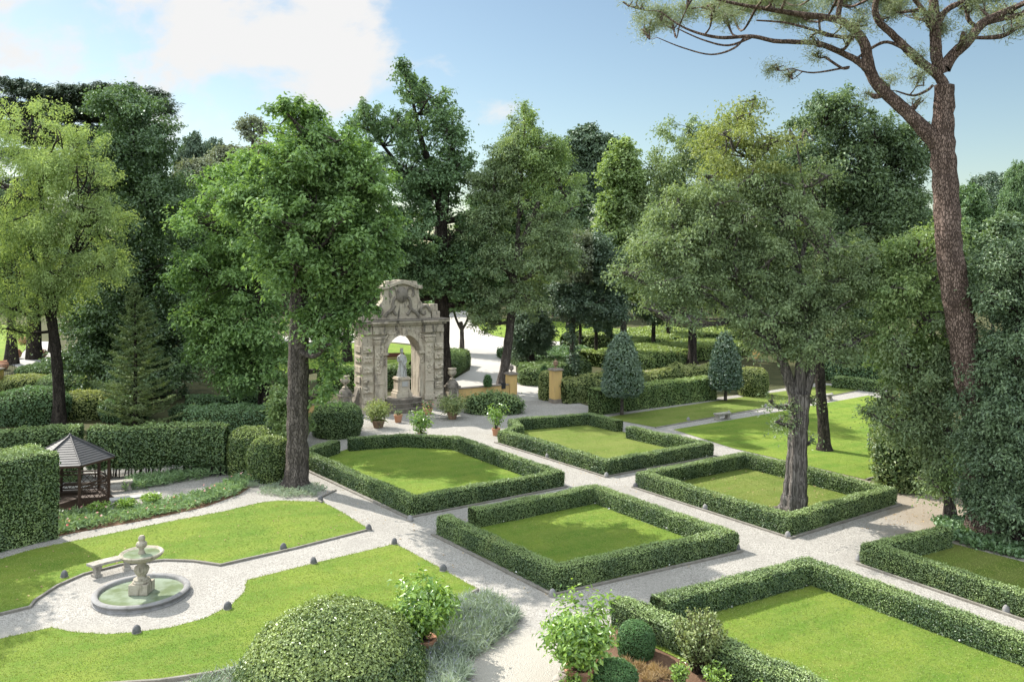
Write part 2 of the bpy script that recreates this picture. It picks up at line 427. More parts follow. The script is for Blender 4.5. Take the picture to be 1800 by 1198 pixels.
def leaf_quads(C, Nn, size, rng, aspect=0.5, fold=0.18, tang=None):
    """one folded rhombus per centre"""
    n = len(C)
    r = rng.normal(size=(n, 3)) if tang is None else tang
    t = unit(r - Nn * np.sum(r * Nn, axis=1, keepdims=True))
    b = np.cross(Nn, t)
    s = size.reshape(-1, 1)
    V = np.empty((n, 4, 3))
    V[:, 0] = C - t * s * 0.5
    V[:, 1] = C + b * s * aspect * 0.5 + Nn * s * fold
    V[:, 2] = C + t * s * 0.5
    V[:, 3] = C - b * s * aspect * 0.5 + Nn * s * fold
    Fq = np.arange(n * 4).reshape(n, 4)
    return V.reshape(-1, 3), Fq

def tri_sample(V, Fq, dens, rng):
    """random points on a quad/tri soup, area weighted; returns points and normals"""
    Fq = np.asarray(Fq)
    if Fq.shape[1] == 4: T = np.vstack([Fq[:, [0, 1, 2]], Fq[:, [0, 2, 3]]])
    else: T = Fq
    A, B, C = V[T[:, 0]], V[T[:, 1]], V[T[:, 2]]
    cr = np.cross(B - A, C - A); ar = np.linalg.norm(cr, axis=1) * 0.5
    n = int(ar.sum() * dens)
    if n < 1: return np.zeros((0, 3)), np.zeros((0, 3))
    idx = rng.choice(len(T), n, p=ar / ar.sum())
    a, b = rng.rand(n, 1), rng.rand(n, 1)
    sw = (a + b) > 1; a = np.where(sw, 1 - a, a); b = np.where(sw, 1 - b, b)
    P = A[idx] + (B[idx] - A[idx]) * a + (C[idx] - A[idx]) * b
    return P, unit(cr[idx])

def leafy(name, V, Fq, leafmat, dens, size, rng, parent=None, loc=None, aspect=0.55, jit=0.03, spread=0.6, up=0.2,
          tufts=0.0, core='core', extra=None, sunlit_top=0.55):
    """a clipped plant: a dark inside and a coat of leaves over it"""
    V = np.asarray(V, float); Fq = np.asarray(Fq)
    P, Nn = tri_sample(V, Fq, dens * .78, rng)
    n = len(P)
    off = rng.normal(0, jit, (n, 1)) + jit * 0.6
    if tufts > 0:
        off += np.maximum(0, snoise(P, 7, 3)).reshape(-1, 1) * tufts * rng.rand(n, 1)
    P = P + Nn * off
    nn = unit(Nn * 1.0 + rng.normal(size=(n, 3)) * spread + np.array([0, 0, up]))
    q, f = leaf_quads(P, nn, size * 1.12 * rng.uniform(0.6, 1.4, n), rng, aspect)
    tint = np.clip(0.34 + 0.26 * snoise(P, 2.3, 5) + 0.16 * snoise(P, 9, 8) + rng.uniform(-0.4, 0.4, n) + sunlit_top * (Nn[:, 2] > .6), 0, 1)  # leaves on upward faces are painted lighter, as sunlit tops
    sick = (snoise(P, 1.1, 21) + 0.5 * snoise(P, 5, 22) > 1.05) & (rng.rand(n) < .5)
    chunks = [(V, Fq, 0, 0.5, True), (q, f, np.where(sick | (rng.rand(n) < .012), 2, 1), tint, False)]
    mats = [core, leafmat, 'reddish']
    if extra is not None:
        for (ev, ef, em, et) in extra:
            chunks.append((ev, ef, len(mats), et, False)); mats.append(em)
    return mesh_obj(name, chunks, mats, parent, loc)

def offset_poly(P, d, closed):
    """offset a polyline to its left by d with mitres"""
    P = np.asarray(P, float); n = len(P); out = []
    for i in range(n):
        if closed or 0 < i < n - 1:
            a = P[i] - P[i - 1]; b = P[(i + 1) % n] - P[i]
        elif i == 0: a = b = P[1] - P[0]
        else: a = b = P[-1] - P[-2]
        a = a / np.linalg.norm(a); b = b / np.linalg.norm(b)
        na = np.array([-a[1], a[0]]); nb = np.array([-b[1], b[0]])
        m = na + nb; m /= max(np.linalg.norm(m), 1e-6)
        k = d / max(np.dot(m, na), 0.45)
        out.append(P[i] + m * k)
    return np.array(out)

def sweep(P, closed, prof, step=0.25):
    """sweep a profile [(offset to the left, z)] along a 2D polyline; returns verts and quads (with end caps as quads)"""
    P = np.asarray(P, float); n = len(P)
    cols = [offset_poly(P, o, closed) for o, z in prof]
    segs = n if closed else n - 1
    rings = []
    for i in range(segs):
        j = (i + 1) % n
        m = max(1, int(np.linalg.norm(P[j] - P[i]) / step))
        for k in range(m):
            t = k / m
            rings.append([(*(c[i] * (1 - t) + c[j] * t), z) for c, (o, z) in zip(cols, prof)])
    if not closed: rings.append([(*c[-1], z) for c, (o, z) in zip(cols, prof)])
    V = np.array(rings); nr, npf = V.shape[:2]
    V = V.reshape(-1, 3); Fq = []
    rr = nr if closed else nr - 1
    for i in range(rr):
        for k in range(npf - 1):
            a = i * npf + k; b = ((i + 1) % nr) * npf + k
            Fq.append((a, a + 1, b + 1, b))
    if not closed:
        for s, fl in ((0, 1), ((nr - 1) * npf, 0)):
            for k in range(npf // 2):
                q = (s + k, s + k + 1, s + npf - 2 - k, s + npf - 1 - k)
                if len(set(q)) == 4: Fq.append(q if fl else q[::-1])
    return V, np.array(Fq)

def hedge_prof(w, h, r=0.08, inset=0.0):
    # offsets to the left of the outer edge, going from the outer foot over the top to the inner foot
    return [(0.02, 0.0), (0, h * 0.5), (0.0, h - r), (r * 0.5, h - r * 0.3), (r, h), (w * 0.5, h + 0.01), (w - r, h), (w - r * 0.5, h - r * 0.3), (w, h - r), (w, h * 0.5), (w - 0.02, 0.0)]

def hedge(name, pix, label, z=0.68, w=0.53, closed=False, side=1, mat='box', dens=850, leaf=0.062, group=None, seed=1, world_pts=None, jit=0.022,
          bump=0.028, r=0.05, cat='hedge', tufts=0.03, flowers=0):
    rng = np.random.RandomState(seed)
    if world_pts is None:
        leaf, dens, z0_ = leaf * .74, dens * 1.75, z; z = z - 0.045
        P = np.array([gp(x, y, z0_)[:2] for x, y in pix])
    else: P = np.array(world_pts, float)
    prof = [(o * side, zz) for o, zz in hedge_prof(w, z, r)]
    V, Fq = sweep(P, closed, prof, 0.16)
    if side > 0: Fq = Fq[:, ::-1]
    o = P.mean(axis=0)
    V = V - np.array([o[0], o[1], 0])
    d = snoise(V + 3, 2.2, seed) * bump + snoise(V, 6.5, seed + 9) * bump * 0.6
    ctr = V.copy(); ctr[:, 2] = z * 0.5
    V[:, 2] += d * (V[:, 2] > z * 0.6)
    V[:, 0] += snoise(V, 4.0, seed + 2) * bump * 0.8; V[:, 1] += snoise(V, 4.0, seed + 4) * bump * 0.8
    extra = None
    if flowers:
        n = flowers; k = rng.randint(0, len(V), n)
        C = V[k] * np.array([1, 1, 0]) + np.column_stack([rng.normal(0, .05, n), rng.normal(0, .05, n), rng.uniform(0.04, 0.14, n)])
        q, f = leaf_quads(C, unit(rng.normal(size=(n, 3)) + np.array([0, 0, .6])), rng.uniform(.05, .08, n), rng, 0.9)
        extra = [(q, f, 'petal_white', rng.rand(n))]
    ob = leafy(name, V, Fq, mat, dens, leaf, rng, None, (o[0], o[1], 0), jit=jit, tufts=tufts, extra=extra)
    return tag(ob, label, cat, group)

def blob_mesh(rx, ry, h, nu=40, nv=20, power=2.3, bump=0.05, seed=0, bottom=0.0):
    """a domed clipped bush standing on the ground"""
    a = np.linspace(0, 2 * np.pi, nu, endpoint=False); t = np.sin(np.linspace(0, np.pi / 2, nv)) if power == 0 else np.linspace(0, 1, nv)
    V = []
    for tt in t:
        zz = bottom + (h - bottom) * tt
        k = max(0.0, 1 - abs(2 * tt - 0.75) ** max(power, 1) / (1.25 ** max(power, 1))) ** (1 / max(power, 1)) if tt > 0.375 else (0.86 + 0.14 * tt / 0.375)
        if power == 0: k = math.sqrt(max(0.0, 1 - tt * tt)); zz = bottom + (h - bottom) * tt
        for aa in a: V.append((rx * k * math.cos(aa), ry * k * math.sin(aa), zz))
    V = np.array(V)
    s = 1 + bump * snoise(V, 2.2 / max(rx, 0.4), seed) + bump * 0.6 * snoise(V, 6.0 / max(rx, .4), seed + 3)
    V[:, :2] *= s[:, None]; V[:, 2] *= 1 + (s - 1) * 0.5
    Fq = []
    for j in range(nv - 1):
        for i in range(nu):
            Fq.append((j * nu + i, j * nu + (i + 1) % nu, (j + 1) * nu + (i + 1) % nu, (j + 1) * nu + i))
    return V, np.array(Fq)

def bush(name, loc, rx, ry, h, label, mat, seed, leaf=0.08, dens=500, cat='bush', group=None, power=2.3, bump=0.06, tufts=0.08, jit=0.03, rz=0.0, core='core', aspect=.55, extra=None):
    rng = np.random.RandomState(seed)
    V, Fq = blob_mesh(rx, ry, h, 40, 20, power, bump, seed)
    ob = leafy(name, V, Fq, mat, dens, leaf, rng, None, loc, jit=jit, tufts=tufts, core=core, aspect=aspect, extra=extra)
    ob.rotation_euler = (0, 0, rz)
    return tag(ob, label, cat, group)

def tube_arrays(P, rad, sides=8, flute=0.0, nfl=5, seed=0, rough=0.0):
    P = np.asarray(P, float); rad = np.asarray(rad, float); n = len(P)
    T = np.gradient(P, axis=0); T = unit(T)
    ref = np.array([0.0, 1.0, 0.0]) if abs(T[0][1]) < 0.9 else np.array([1.0, 0, 0])
    V = []
    a = np.linspace(0, 2 * np.pi, sides, endpoint=False)
    U = np.cross(T, ref); U = unit(U); W = np.cross(T, U)
    rs = np.random.RandomState(seed)
    for i in range(n):
        fl = flute(i / max(1, n - 1)) if callable(flute) else flute
        m = 1 + fl * np.cos(nfl * a + 0.6 * np.sin(2 * a)) + rough * rs.normal(size=sides)
        V.append(P[i] + (np.cos(a) * m)[:, None] * U[i] * rad[i] + (np.sin(a) * m)[:, None] * W[i] * rad[i])
    V = np.vstack(V); Fq = []
    for i in range(n - 1):
        for k in range(sides):
            Fq.append((i * sides + k, i * sides + (k + 1) % sides, (i + 1) * sides + (k + 1) % sides, (i + 1) * sides + k))
    return V, np.array(Fq)[:, ::-1]

def smooth_path(P, r, m=6):
    """Catmull-Rom through the points"""
    P = np.asarray(P, float); r = np.asarray(r, float); n = len(P)
    out, ro = [], []
    for i in range(n - 1):
        p0, p1, p2, p3 = P[max(i - 1, 0)], P[i], P[i + 1], P[min(i + 2, n - 1)]
        for k in range(m):
            t = k / m
            out.append(0.5 * ((2 * p1) + (-p0 + p2) * t + (2 * p0 - 5 * p1 + 4 * p2 - p3) * t * t + (-p0 + 3 * p1 - 3 * p2 + p3) * t ** 3))
            ro.append(r[i] * (1 - t) + r[i + 1] * t)
    out.append(P[-1]); ro.append(r[-1])
    return np.array(out), np.array(ro)

def tree(name, label, Y, trunk, lobes, leafmat, bark='bark_grey', limbs=(), leaf=0.15, aspect=0.55, clump=0.55, per=26, cover=1.5, up=0.6, out=0.5,
         droop=0.3, group=None, seed=1, twigs=7, cov=None, depth=0.75, flute=0.0, nfl=5, sparse=0.0, cat='tree', flat=0.7, tsides=12, noise=0.35, branch_r=0.34,
         extra_lobes=None, loc=None, rough=0.03, leafnoise=1.0, leafmat2=None, split=None):
    """a tree with a tapered trunk, limbs to every lobe of its crown, and leaf clusters through the lobes"""
    rng = np.random.RandomState(seed)
    m = mpp(Y)
    bx, by = (at(trunk[0][0], HZ + H / m, Y)[0], Y) if loc is None else loc
    O = np.array([bx, by, 0.0]); per = int(per * 1.35)
    tp = [(np.array(at(p[0], p[1], Y + (p[3] if len(p) > 3 else 0))) - O) for p in trunk]
    tp[0][2] = -0.05
    tr = [p[2] * m * 0.5 for p in trunk]
    TP, TR = smooth_path(tp, tr, 5)
    TR = TR * (1 + 0.05 * np.sin(np.arange(len(TR)) * 1.9 + seed)); TR[:4] *= np.array([1.5, 1.18, 1.06, 1.02])[:len(TR[:4])]
    chunks = []
    v, f = tube_arrays(TP, TR, tsides, flute, nfl, seed, rough)
    chunks.append((v, f, 0, 0.5, True))
    paths = [(TP, TR)]
    for L in limbs:
        lp = [(np.array(at(p[0], p[1], Y + (p[3] if len(p) > 3 else 0))) - O) for p in L]
        LP, LR = smooth_path(lp, [p[2] * m * 0.5 for p in L], 5)
        v, f = tube_arrays(LP, LR, 8, 0, 5, seed + 5, rough); chunks.append((v, f, 0, 0.5, True))
        paths.append((LP, LR))
    AP = np.vstack([p for p, r in paths]); AR = np.concatenate([r for p, r in paths])
    # lobes
    xs = [l[0] for l in lobes]; cxp = (min(l[0] - l[2] for l in lobes) + max(l[0] + l[2] for l in lobes)) / 2
    Rx = max(40, (max(l[0] + l[2] for l in lobes) - min(l[0] - l[2] for l in lobes)) / 2)
    LB = []
    for i, l in enumerate(lobes):
        px, py, rx, ry = l[:4]
        if len(l) > 4: ds = [l[4]]
        else:
            half = depth * math.sqrt(max(0.05, 1 - ((px - cxp) / Rx) ** 2)) * Rx * m
            half = max(0, half - rx * m * 0.6)
            ds = [-half * rng.uniform(0.6, 0.95), half * rng.uniform(-.1, .1), half * rng.uniform(0.5, 0.9)] if half > rx * m * 0.5 else [-half * .6, half * .6] if half > .25 * rx * m else [0.0]
        for d in ds:
            k = (Y + d) / Y
            # keep lobe at its real height; those nearer or farther sit where the crown rounds off
            c = np.array(at(px, py, Y)) - O + np.array([0, d, 0])
            LB.append((c, np.array([rx * m, 0.5 * (rx + ry) * m * 1.05, ry * m]), cov(px, py) if cov else 1.0))
    Cs, Ns, Ts, Tn, cl_pts = [], [], [], [], []
    for c, r, cf in LB:
        rm = r.mean()
        nc = max(3, int(cf * cover * 1.7 * 4 * rm * rm / (clump * clump)))
        # the lobe breaks up into uneven boughs, each with its own leaf clusters
        ns = int(rng.randint(9, 15)); sd_ = unit(rng.normal(size=(ns, 3)) + np.array([0, 0, .2])); sc0 = c + sd_ * r * rng.uniform(.35, 1.0, (ns, 1)); sr = rng.uniform(.20, .46, ns)
        w_ = sr ** 2; k_ = rng.choice(ns, nc, p=w_ / w_.sum())
        d = unit(rng.normal(size=(nc, 3)))
        rad = rng.uniform(0, 1, (nc, 1)) ** 0.5
        pts = sc0[k_] + d * rad * r * sr[k_][:, None] * np.array([1.1, 1.1, .72])
        d = unit(pts - c) * .5 + d * .5
        keep = (snoise(pts, 1.7 / max(rm, 0.6), seed + 11) > -1 + sparse * 1.3)
        pts, d = pts[keep], d[keep]
        nc = len(pts)
        if nc == 0: continue
        csf = np.ones(nc); spr = []
        for s_ in range(int(rng.randint(5, 10)) if rm > .9 else 0):
            dv = unit(rng.normal(size=(1, 3)) + np.array([[0, 0, .35]]))[0]; L_ = rng.uniform(.25, .6)
            for k_s in range(4):
                spr.append(c + dv * r * (.78 + L_ * k_s / 3) + np.array([0, 0, -.10 * rm * (L_ * k_s / 3) * (1 if droop > .4 else -.5)]))
        spr = np.array(spr).reshape(-1, 3); pts = np.vstack([pts, spr]); csf = np.concatenate([csf, np.full(len(spr), .6)])
        d = np.vstack([d, unit(spr - c)]); nc = len(pts)
        cl_pts.append((c, pts, rm))
        cs = clump * rng.uniform(0.6, 1.3, (nc, 1, 1)) * csf[:, None, None]
        g = rng.normal(size=(nc, per, 3)) * cs * np.array([0.5, 0.5, 0.5 * flat])
        g[:, :, 2] -= droop * 0.5 * (g[:, :, 0] ** 2 + g[:, :, 1] ** 2) / np.maximum(cs[:, :, 0], 0.1)
        P = (pts[:, None, :] + g).reshape(-1, 3)
        gd = unit(g.reshape(-1, 3))
        dd = np.repeat(d, per, axis=0)
        nn = unit(np.array([0, 0, up]) + out * (dd * 0.6 + gd * 0.4) + rng.normal(size=P.shape) * 0.45 * leafnoise)
        tt = gd + rng.normal(size=P.shape) * 0.6 + np.array([0, 0, -droop])
        ct = np.repeat(rng.uniform(-0.3, 0.3, nc), per)
        Cs.append(P); Ns.append(nn); Ts.append(tt)
        Tn.append(np.clip(0.5 + ct + rng.uniform(-0.36, 0.36, len(P)) + 0.2 * snoise(P, 0.7, seed), 0, 1))
        # limb from the wood below to the lobe
        dist = np.linalg.norm((AP - c) * np.array([1, 1, 0.8]), axis=1) + np.where(AP[:, 2] > c[2] - 0.25 * rm, 3.0 + rm * 2, 0)
        k = int(np.argmin(dist)); a = AP[k]; ra = AR[k]
        dvec = c - a; L = np.linalg.norm(dvec)
        mid = a + dvec * 0.5 + np.array([dvec[0] * 0.12, dvec[1] * 0.12, -0.10 * L]) + rng.normal(0, 0.05 * L, 3)
        BP, BR = smooth_path([a, mid, c, c + unit(dvec.reshape(1, 3))[0] * rm * 0.6], [min(ra * 0.8, branch_r * .7 * max(TR[1], 0.1)), min(ra * .5, 0.14 * TR[1]), 0.05 * min(1, TR[1] * 3) + 0.01, 0.012], 5)
        v, f = tube_arrays(BP, BR, 7); chunks.append((v, f, 0, 0.5, True))
        for t_ in range(min(twigs, nc)):
            q = pts[rng.randint(nc)]; s = BP[rng.randint(len(BP) // 3, len(BP))]
            w0 = 0.03 + 0.02 * rng.rand()
            mm = (s + q) / 2 + rng.normal(0, 0.12, 3)
            v, f = tube_arrays(np.array([s, mm, q]), np.array([w0, w0 * .6, 0.008]), 5); chunks.append((v, f, 0, 0.5, True))
    root = empty(name, (bx, by, 0), label, cat, group)
    mesh_obj('trunk', chunks, [bark], root)
    P = np.vstack(Cs); nn = np.vstack(Ns); tt = np.vstack(Ts); ti = np.concatenate(Tn)
    q, f = leaf_quads(P, nn, leaf * 0.86 * rng.uniform(0.5, 1.35, len(P)), rng, aspect, 0.15, tt)
    if leafmat2 is not None:
        hi = split(P + O)
        mi = np.where(hi, 1, 0)
        mesh_obj('crown', [(q, f, mi, ti, False)], [leafmat, leafmat2], root)
    else:
        mesh_obj('crown', [(q, f, 0, ti, False)], [leafmat], root)
    return root

def copy_tree(src, loc, scale, rz, label):
    r = src.copy(); COL.objects.link(r); r.location = loc; r.scale = scale; r.rotation_euler = (0, 0, rz); r["label"] = label
    for ch in list(src.children):
        c = ch.copy(); COL.objects.link(c); c.parent = r
        for g in list(ch.children):
            d = g.copy(); COL.objects.link(d); d.parent = c
    return r

class MB:
    """hard-surface mesh collector"""
    def __init__(s): s.v, s.f = [], []
    def add(s, V, Fs):
        b = len(s.v); s.v += [tuple(map(float, p)) for p in V]; s.f += [tuple(int(i) + b for i in q) for q in Fs]; return s
    def box(s, c, d, rz=0.0, taper=1.0):
        x, y, z = d[0] / 2, d[1] / 2, d[2] / 2; V = []
        for dz, k in ((-z, 1.0), (z, taper)):
            for sx, sy in ((-1, -1), (1, -1), (1, 1), (-1, 1)):
                X, Yy = sx * x * k, sy * y * k
                V.append((c[0] + X * math.cos(rz) - Yy * math.sin(rz), c[1] + X * math.sin(rz) + Yy * math.cos(rz), c[2] + dz))
        return s.add(V, [(3, 2, 1, 0), (4, 5, 6, 7), (0, 1, 5, 4), (1, 2, 6, 5), (2, 3, 7, 6), (3, 0, 4, 7)])
    def lathe(s, prof, n=24, c=(0, 0, 0), flute=0.0, nfl=12, fz=None, sx=1.0, sy=1.0):
        V, Fs = [], []
        for r, z in prof:
            for k in range(n):
                a = 2 * math.pi * k / n
                m = 1 + (flute * math.cos(nfl * a) if fz and fz[0] <= z <= fz[1] else 0)
                V.append((c[0] + r * m * math.cos(a) * sx, c[1] + r * m * math.sin(a) * sy, c[2] + z))
        for j in range(len(prof) - 1):
            for k in range(n):
                Fs.append((j * n + k, j * n + (k + 1) % n, (j + 1) * n + (k + 1) % n, (j + 1) * n + k))
        if prof[0][0] > 1e-4: Fs.append(tuple(range(n))[::-1])
        if prof[-1][0] > 1e-4: Fs.append(tuple((len(prof) - 1) * n + k for k in range(n)))
        return s.add(V, Fs)
    def tube(s, P, r, sides=8):
        r = [r] * len(P) if isinstance(r, (int, float)) else r
        V, Fq = tube_arrays(P, r, sides); b = len(V)
        return s.add(V, list(map(tuple, Fq)) + [tuple(range(sides)), tuple(range(b - sides, b))[::-1]])
    def prism(s, poly, z0, z1):
        n = len(poly)
        V = [(x, y, z0) for x, y in poly] + [(x, y, z1) for x, y in poly]
        return s.add(V, [tuple(range(n))[::-1], tuple(range(n, 2 * n))] + [(i, (i + 1) % n, n + (i + 1) % n, n + i) for i in range(n)])
    def extrude_xz(s, poly, y0, y1):
        n = len(poly)
        V = [(x, y0, z) for x, z in poly] + [(x, y1, z) for x, z in poly]
        return s.add(V, [tuple(range(n)), tuple(range(n, 2 * n))[::-1]] + [((i + 1) % n, i, n + i, n + (i + 1) % n) for i in range(n)])
    def build(s, name, mat, parent=None, loc=None, bevel=0.0, smooth=False, rz=0.0):
        me = bpy.data.meshes.new(name)
        me.from_pydata(s.v, [], s.f); me.materials.append(M[mat])
        me.validate(); me.update()
        if smooth:
            me.polygons.foreach_set("use_smooth", [True] * len(me.polygons))
        o = bpy.data.objects.new(name, me)
        if loc is not None: o.location = loc
        o.rotation_euler = (0, 0, rz)
        link(o, parent)
        if smooth:
            try: me.set_sharp_from_angle(angle=R(40))
            except Exception: pass
        if bevel > 0:
            b = o.modifiers.new("bevel", 'BEVEL'); b.width = bevel; b.segments = 2; b.limit_method = 'ANGLE'; b.angle_limit = R(35)
        return o

def sheet(name, pix, mat, z, label=None, kind="structure"):
    """a flat piece of ground from a photo outline"""
    P = [gp(x, y) for x, y in pix]
    me = bpy.data.meshes.new(name)
    me.from_pydata([(p[0], p[1], z) for p in P], [], [tuple(range(len(P)))])
    me.materials.append(M[mat]); me.update()
    if me.polygons[0].normal.z < 0: me.flip_normals()
    o = bpy.data.objects.new(name, me); link(o)
    return tag(o, label, None, None, kind)

def inside(P, poly):
    x, y = P[:, 0], P[:, 1]; r = np.zeros(len(P), bool); n = len(poly)
    for i in range(n):
        x1, y1 = poly[i]; x2, y2 = poly[(i + 1) % n]
        if y1 == y2: continue
        c = ((y1 > y) != (y2 > y)) & (x < (x2 - x1) * (y - y1) / (y2 - y1) + x1)
        r ^= c
    return r

def scatter_poly(poly, dens, rng):
    A = np.array(poly); lo, hi = A.min(0), A.max(0)
    n = int((hi[0] - lo[0]) * (hi[1] - lo[1]) * dens)
    P = rng.uniform(lo, hi, (n, 2))
    return P[inside(P, poly)]

def kerb(pix, label, h=0.07, w=0.09, closed=False, off=0.0, z=0.0, seed=0):
    P = np.array([gp(x, y, z)[:2] for x, y in pix])
    if off: P = offset_poly(P, off, closed)
    V, Fq = sweep(P, closed, [(-w / 2, 0), (-w / 2, h), (w / 2, h), (w / 2, 0)], 0.5)
    V[:, 2] += snoise(V, 3, seed) * 0.008 * (V[:, 2] > 0.01)
    o = mesh_obj('kerb', [(V, Fq[:, ::-1], 0, 0.5, False)], ['kerbstone'])
    b = o.modifiers.new("bevel", 'BEVEL'); b.width = 0.012; b.segments = 1
    return tag(o, label, None, None, "structure")

# ================================================================== THE SETTING: ground
def big_ground():
    me = bpy.data.meshes.new('ground')
    n = 64; V = [(0, 60, -0.03)] + [(2500 * math.cos(2 * math.pi * k / n), 60 + 2500 * math.sin(2 * math.pi * k / n), -0.03) for k in range(n)]
    me.from_pydata(V, [], [(0, 1 + k, 1 + (k + 1) % n) for k in range(n)]); me.materials.append(M['woodfloor'])
    tag(link(bpy.data.objects.new('ground', me)), 'shaded woodland floor round the garden', None, None, 'structure')
big_ground()
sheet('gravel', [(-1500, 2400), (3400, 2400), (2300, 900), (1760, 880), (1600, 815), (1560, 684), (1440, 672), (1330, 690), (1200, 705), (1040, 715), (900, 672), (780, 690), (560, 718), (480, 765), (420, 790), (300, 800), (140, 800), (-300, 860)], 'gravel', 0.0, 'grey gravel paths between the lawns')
sheet('drive', [(905, 704), (968, 704), (985, 690), (965, 676), (908, 672), (906, 632), (915, 613), (940, 607), (1080, 605), (1080, 599), (960, 600), (910, 598), (868, 590), (845, 580), (830, 560), (846, 548), (795, 544), (760, 556), (700, 575), (560, 588), (440, 594), (440, 603), (560, 602), (690, 601), (740, 606), (770, 628), (800, 640), (828, 634), (826, 650), (800, 665), (800, 690)], 'drive', 0.004, 'pale drive curving away behind the stone arch')
sheet('planting_bed', [(985, 1300), (990, 1190), (1045, 1140), (1085, 1080), (1180, 1128), (1420, 1250), (1450, 1300)], 'mulch', 0.006, 'brown mulched bed beside the path')
sheet('flower_bed', [(92, 944), (150, 933), (260, 913), (360, 891), (420, 869), (456, 846), (440, 829), (395, 852), (380, 863), (290, 885), (200, 901), (103, 906)], 'mulch', 0.005, 'curved flower bed by the summerhouse')

LAWN_A = [(-420, 1110), (-160, 1022), (0, 983), (60, 965), (180, 941), (307, 915), (393, 899), (455, 884), (490, 880), (566, 882), (600, 900), (648, 930), (520, 963), (388, 993), (340, 986), (290, 984), (213, 992), (147, 1009), (100, 1030), (62, 1055), (53, 1067), (0, 1080), (-420, 1180)]
LAWN_B = [(-420, 1215), (0, 1123), (90, 1103), (127, 1111), (187, 1115), (240, 1111), (300, 1103), (360, 1087), (407, 1063), (430, 1040), (434, 1020), (560, 988), (695, 956), (780, 1002), (842, 1037), (797, 1060), (688, 1090), (600, 1120), (500, 1153), (383, 1183), (280, 1198), (120, 1208), (-420, 1240)]
LAWN_C = [(1152, 751), (1513, 685), (1454, 677), (1350, 691), (1250, 706), (1060, 734)]
LAWN_D = [(1184, 755), (1345, 728), (1526, 695), (1660, 730), (1690, 790), (1575, 829), (1523, 843), (1294, 789), (1286, 787)]
TOP = 0.68
def world_of(pix, z=TOP): return [gp(x, y, z)[:2] for x, y in pix]
Q1 = world_of([(610, 767), (703, 760), (805, 764), (992, 827), (720, 876), (522, 791)])
Q2 = world_of([(1254, 777), (1065, 810), (875, 755), (903, 747), (893, 735), (1037, 724)])
Q3 = world_of([(767, 905), (973, 1001), (1298, 932), (1048, 848)])
Q4 = world_of([(1117, 828), (1388, 909), (1576, 856), (1309, 792)])
Q5 = world_of([(1072, 1057), (1420, 974), (1960, 1162), (1500, 1246)])
Q6 = world_of([(1513, 953), (1660, 918), (2000, 1000), (1950, 1090)])
def wsheet(name, P, mat, z, label, inset=0.0):
    me = bpy.data.meshes.new(name); me.from_pydata([(x, y, z) for x, y in P], [], [tuple(range(len(P)))])
    me.materials.append(M[mat]); me.update()
    if me.polygons[0].normal.z < 0: me.flip_normals()
    tag(link(bpy.data.objects.new(name, me)), label, None, None, 'structure')
wa = [gp(x, y)[:2] for x, y in LAWN_A]; wb = [gp(x, y)[:2] for x, y in LAWN_B]
wc = [gp(x, y)[:2] for x, y in LAWN_C]; wd = [gp(x, y)[:2] for x, y in LAWN_D]
for P, mat, lab in ((wa, 'lawn', 'lawn behind the fountain circle'), (wb, 'lawn', 'lawn in front of the fountain circle'), (wc, 'lawn_dry', 'lawn strip along the clipped hedge'), (wd, 'lawn', 'broad lawn beyond the squares'),
                    (Q1, 'lawn', 'lawn square below the arch'), (Q2, 'lawn_dry', 'lawn square at the gate'), (Q3, 'lawn', 'lawn square at the front'), (Q4, 'lawn_dry', 'lawn square with the tree'), (Q5, 'lawn', 'largest lawn square'), (Q6, 'lawn_dry', 'shaded lawn square')):
    wsheet('lawn', P, mat, 0.022, lab)
# far lawns
sheet('lawn', [(420, 603), (560, 603), (690, 603), (738, 609), (755, 628), (760, 650), (560, 648), (420, 655)], 'lawn', 0.0, 'sunlit lawn behind the arch')
sheet('lawn', [(843, 578), (868, 589), (910, 597), (960, 599), (1085, 598), (1090, 578), (1000, 566), (900, 560), (838, 560)], 'lawn', 0.0, 'sunlit lawn beyond the drive')
sheet('lawn', [(-120, 571), (46, 571), (60, 590), (46, 612), (20, 640), (-140, 640)], 'lawn', 0.0, 'far lawn at the pots')
sheet('path', [(20, 641), (46, 613), (62, 600), (100, 600), (90, 632), (40, 648)], 'paleslab', 0.004, 'pale paved path with pots')
sheet('lawn', [(1085, 598), (1110, 575), (1340, 575), (1340, 600), (1200, 612)], 'lawn', 0.0, 'green bank behind the trees')

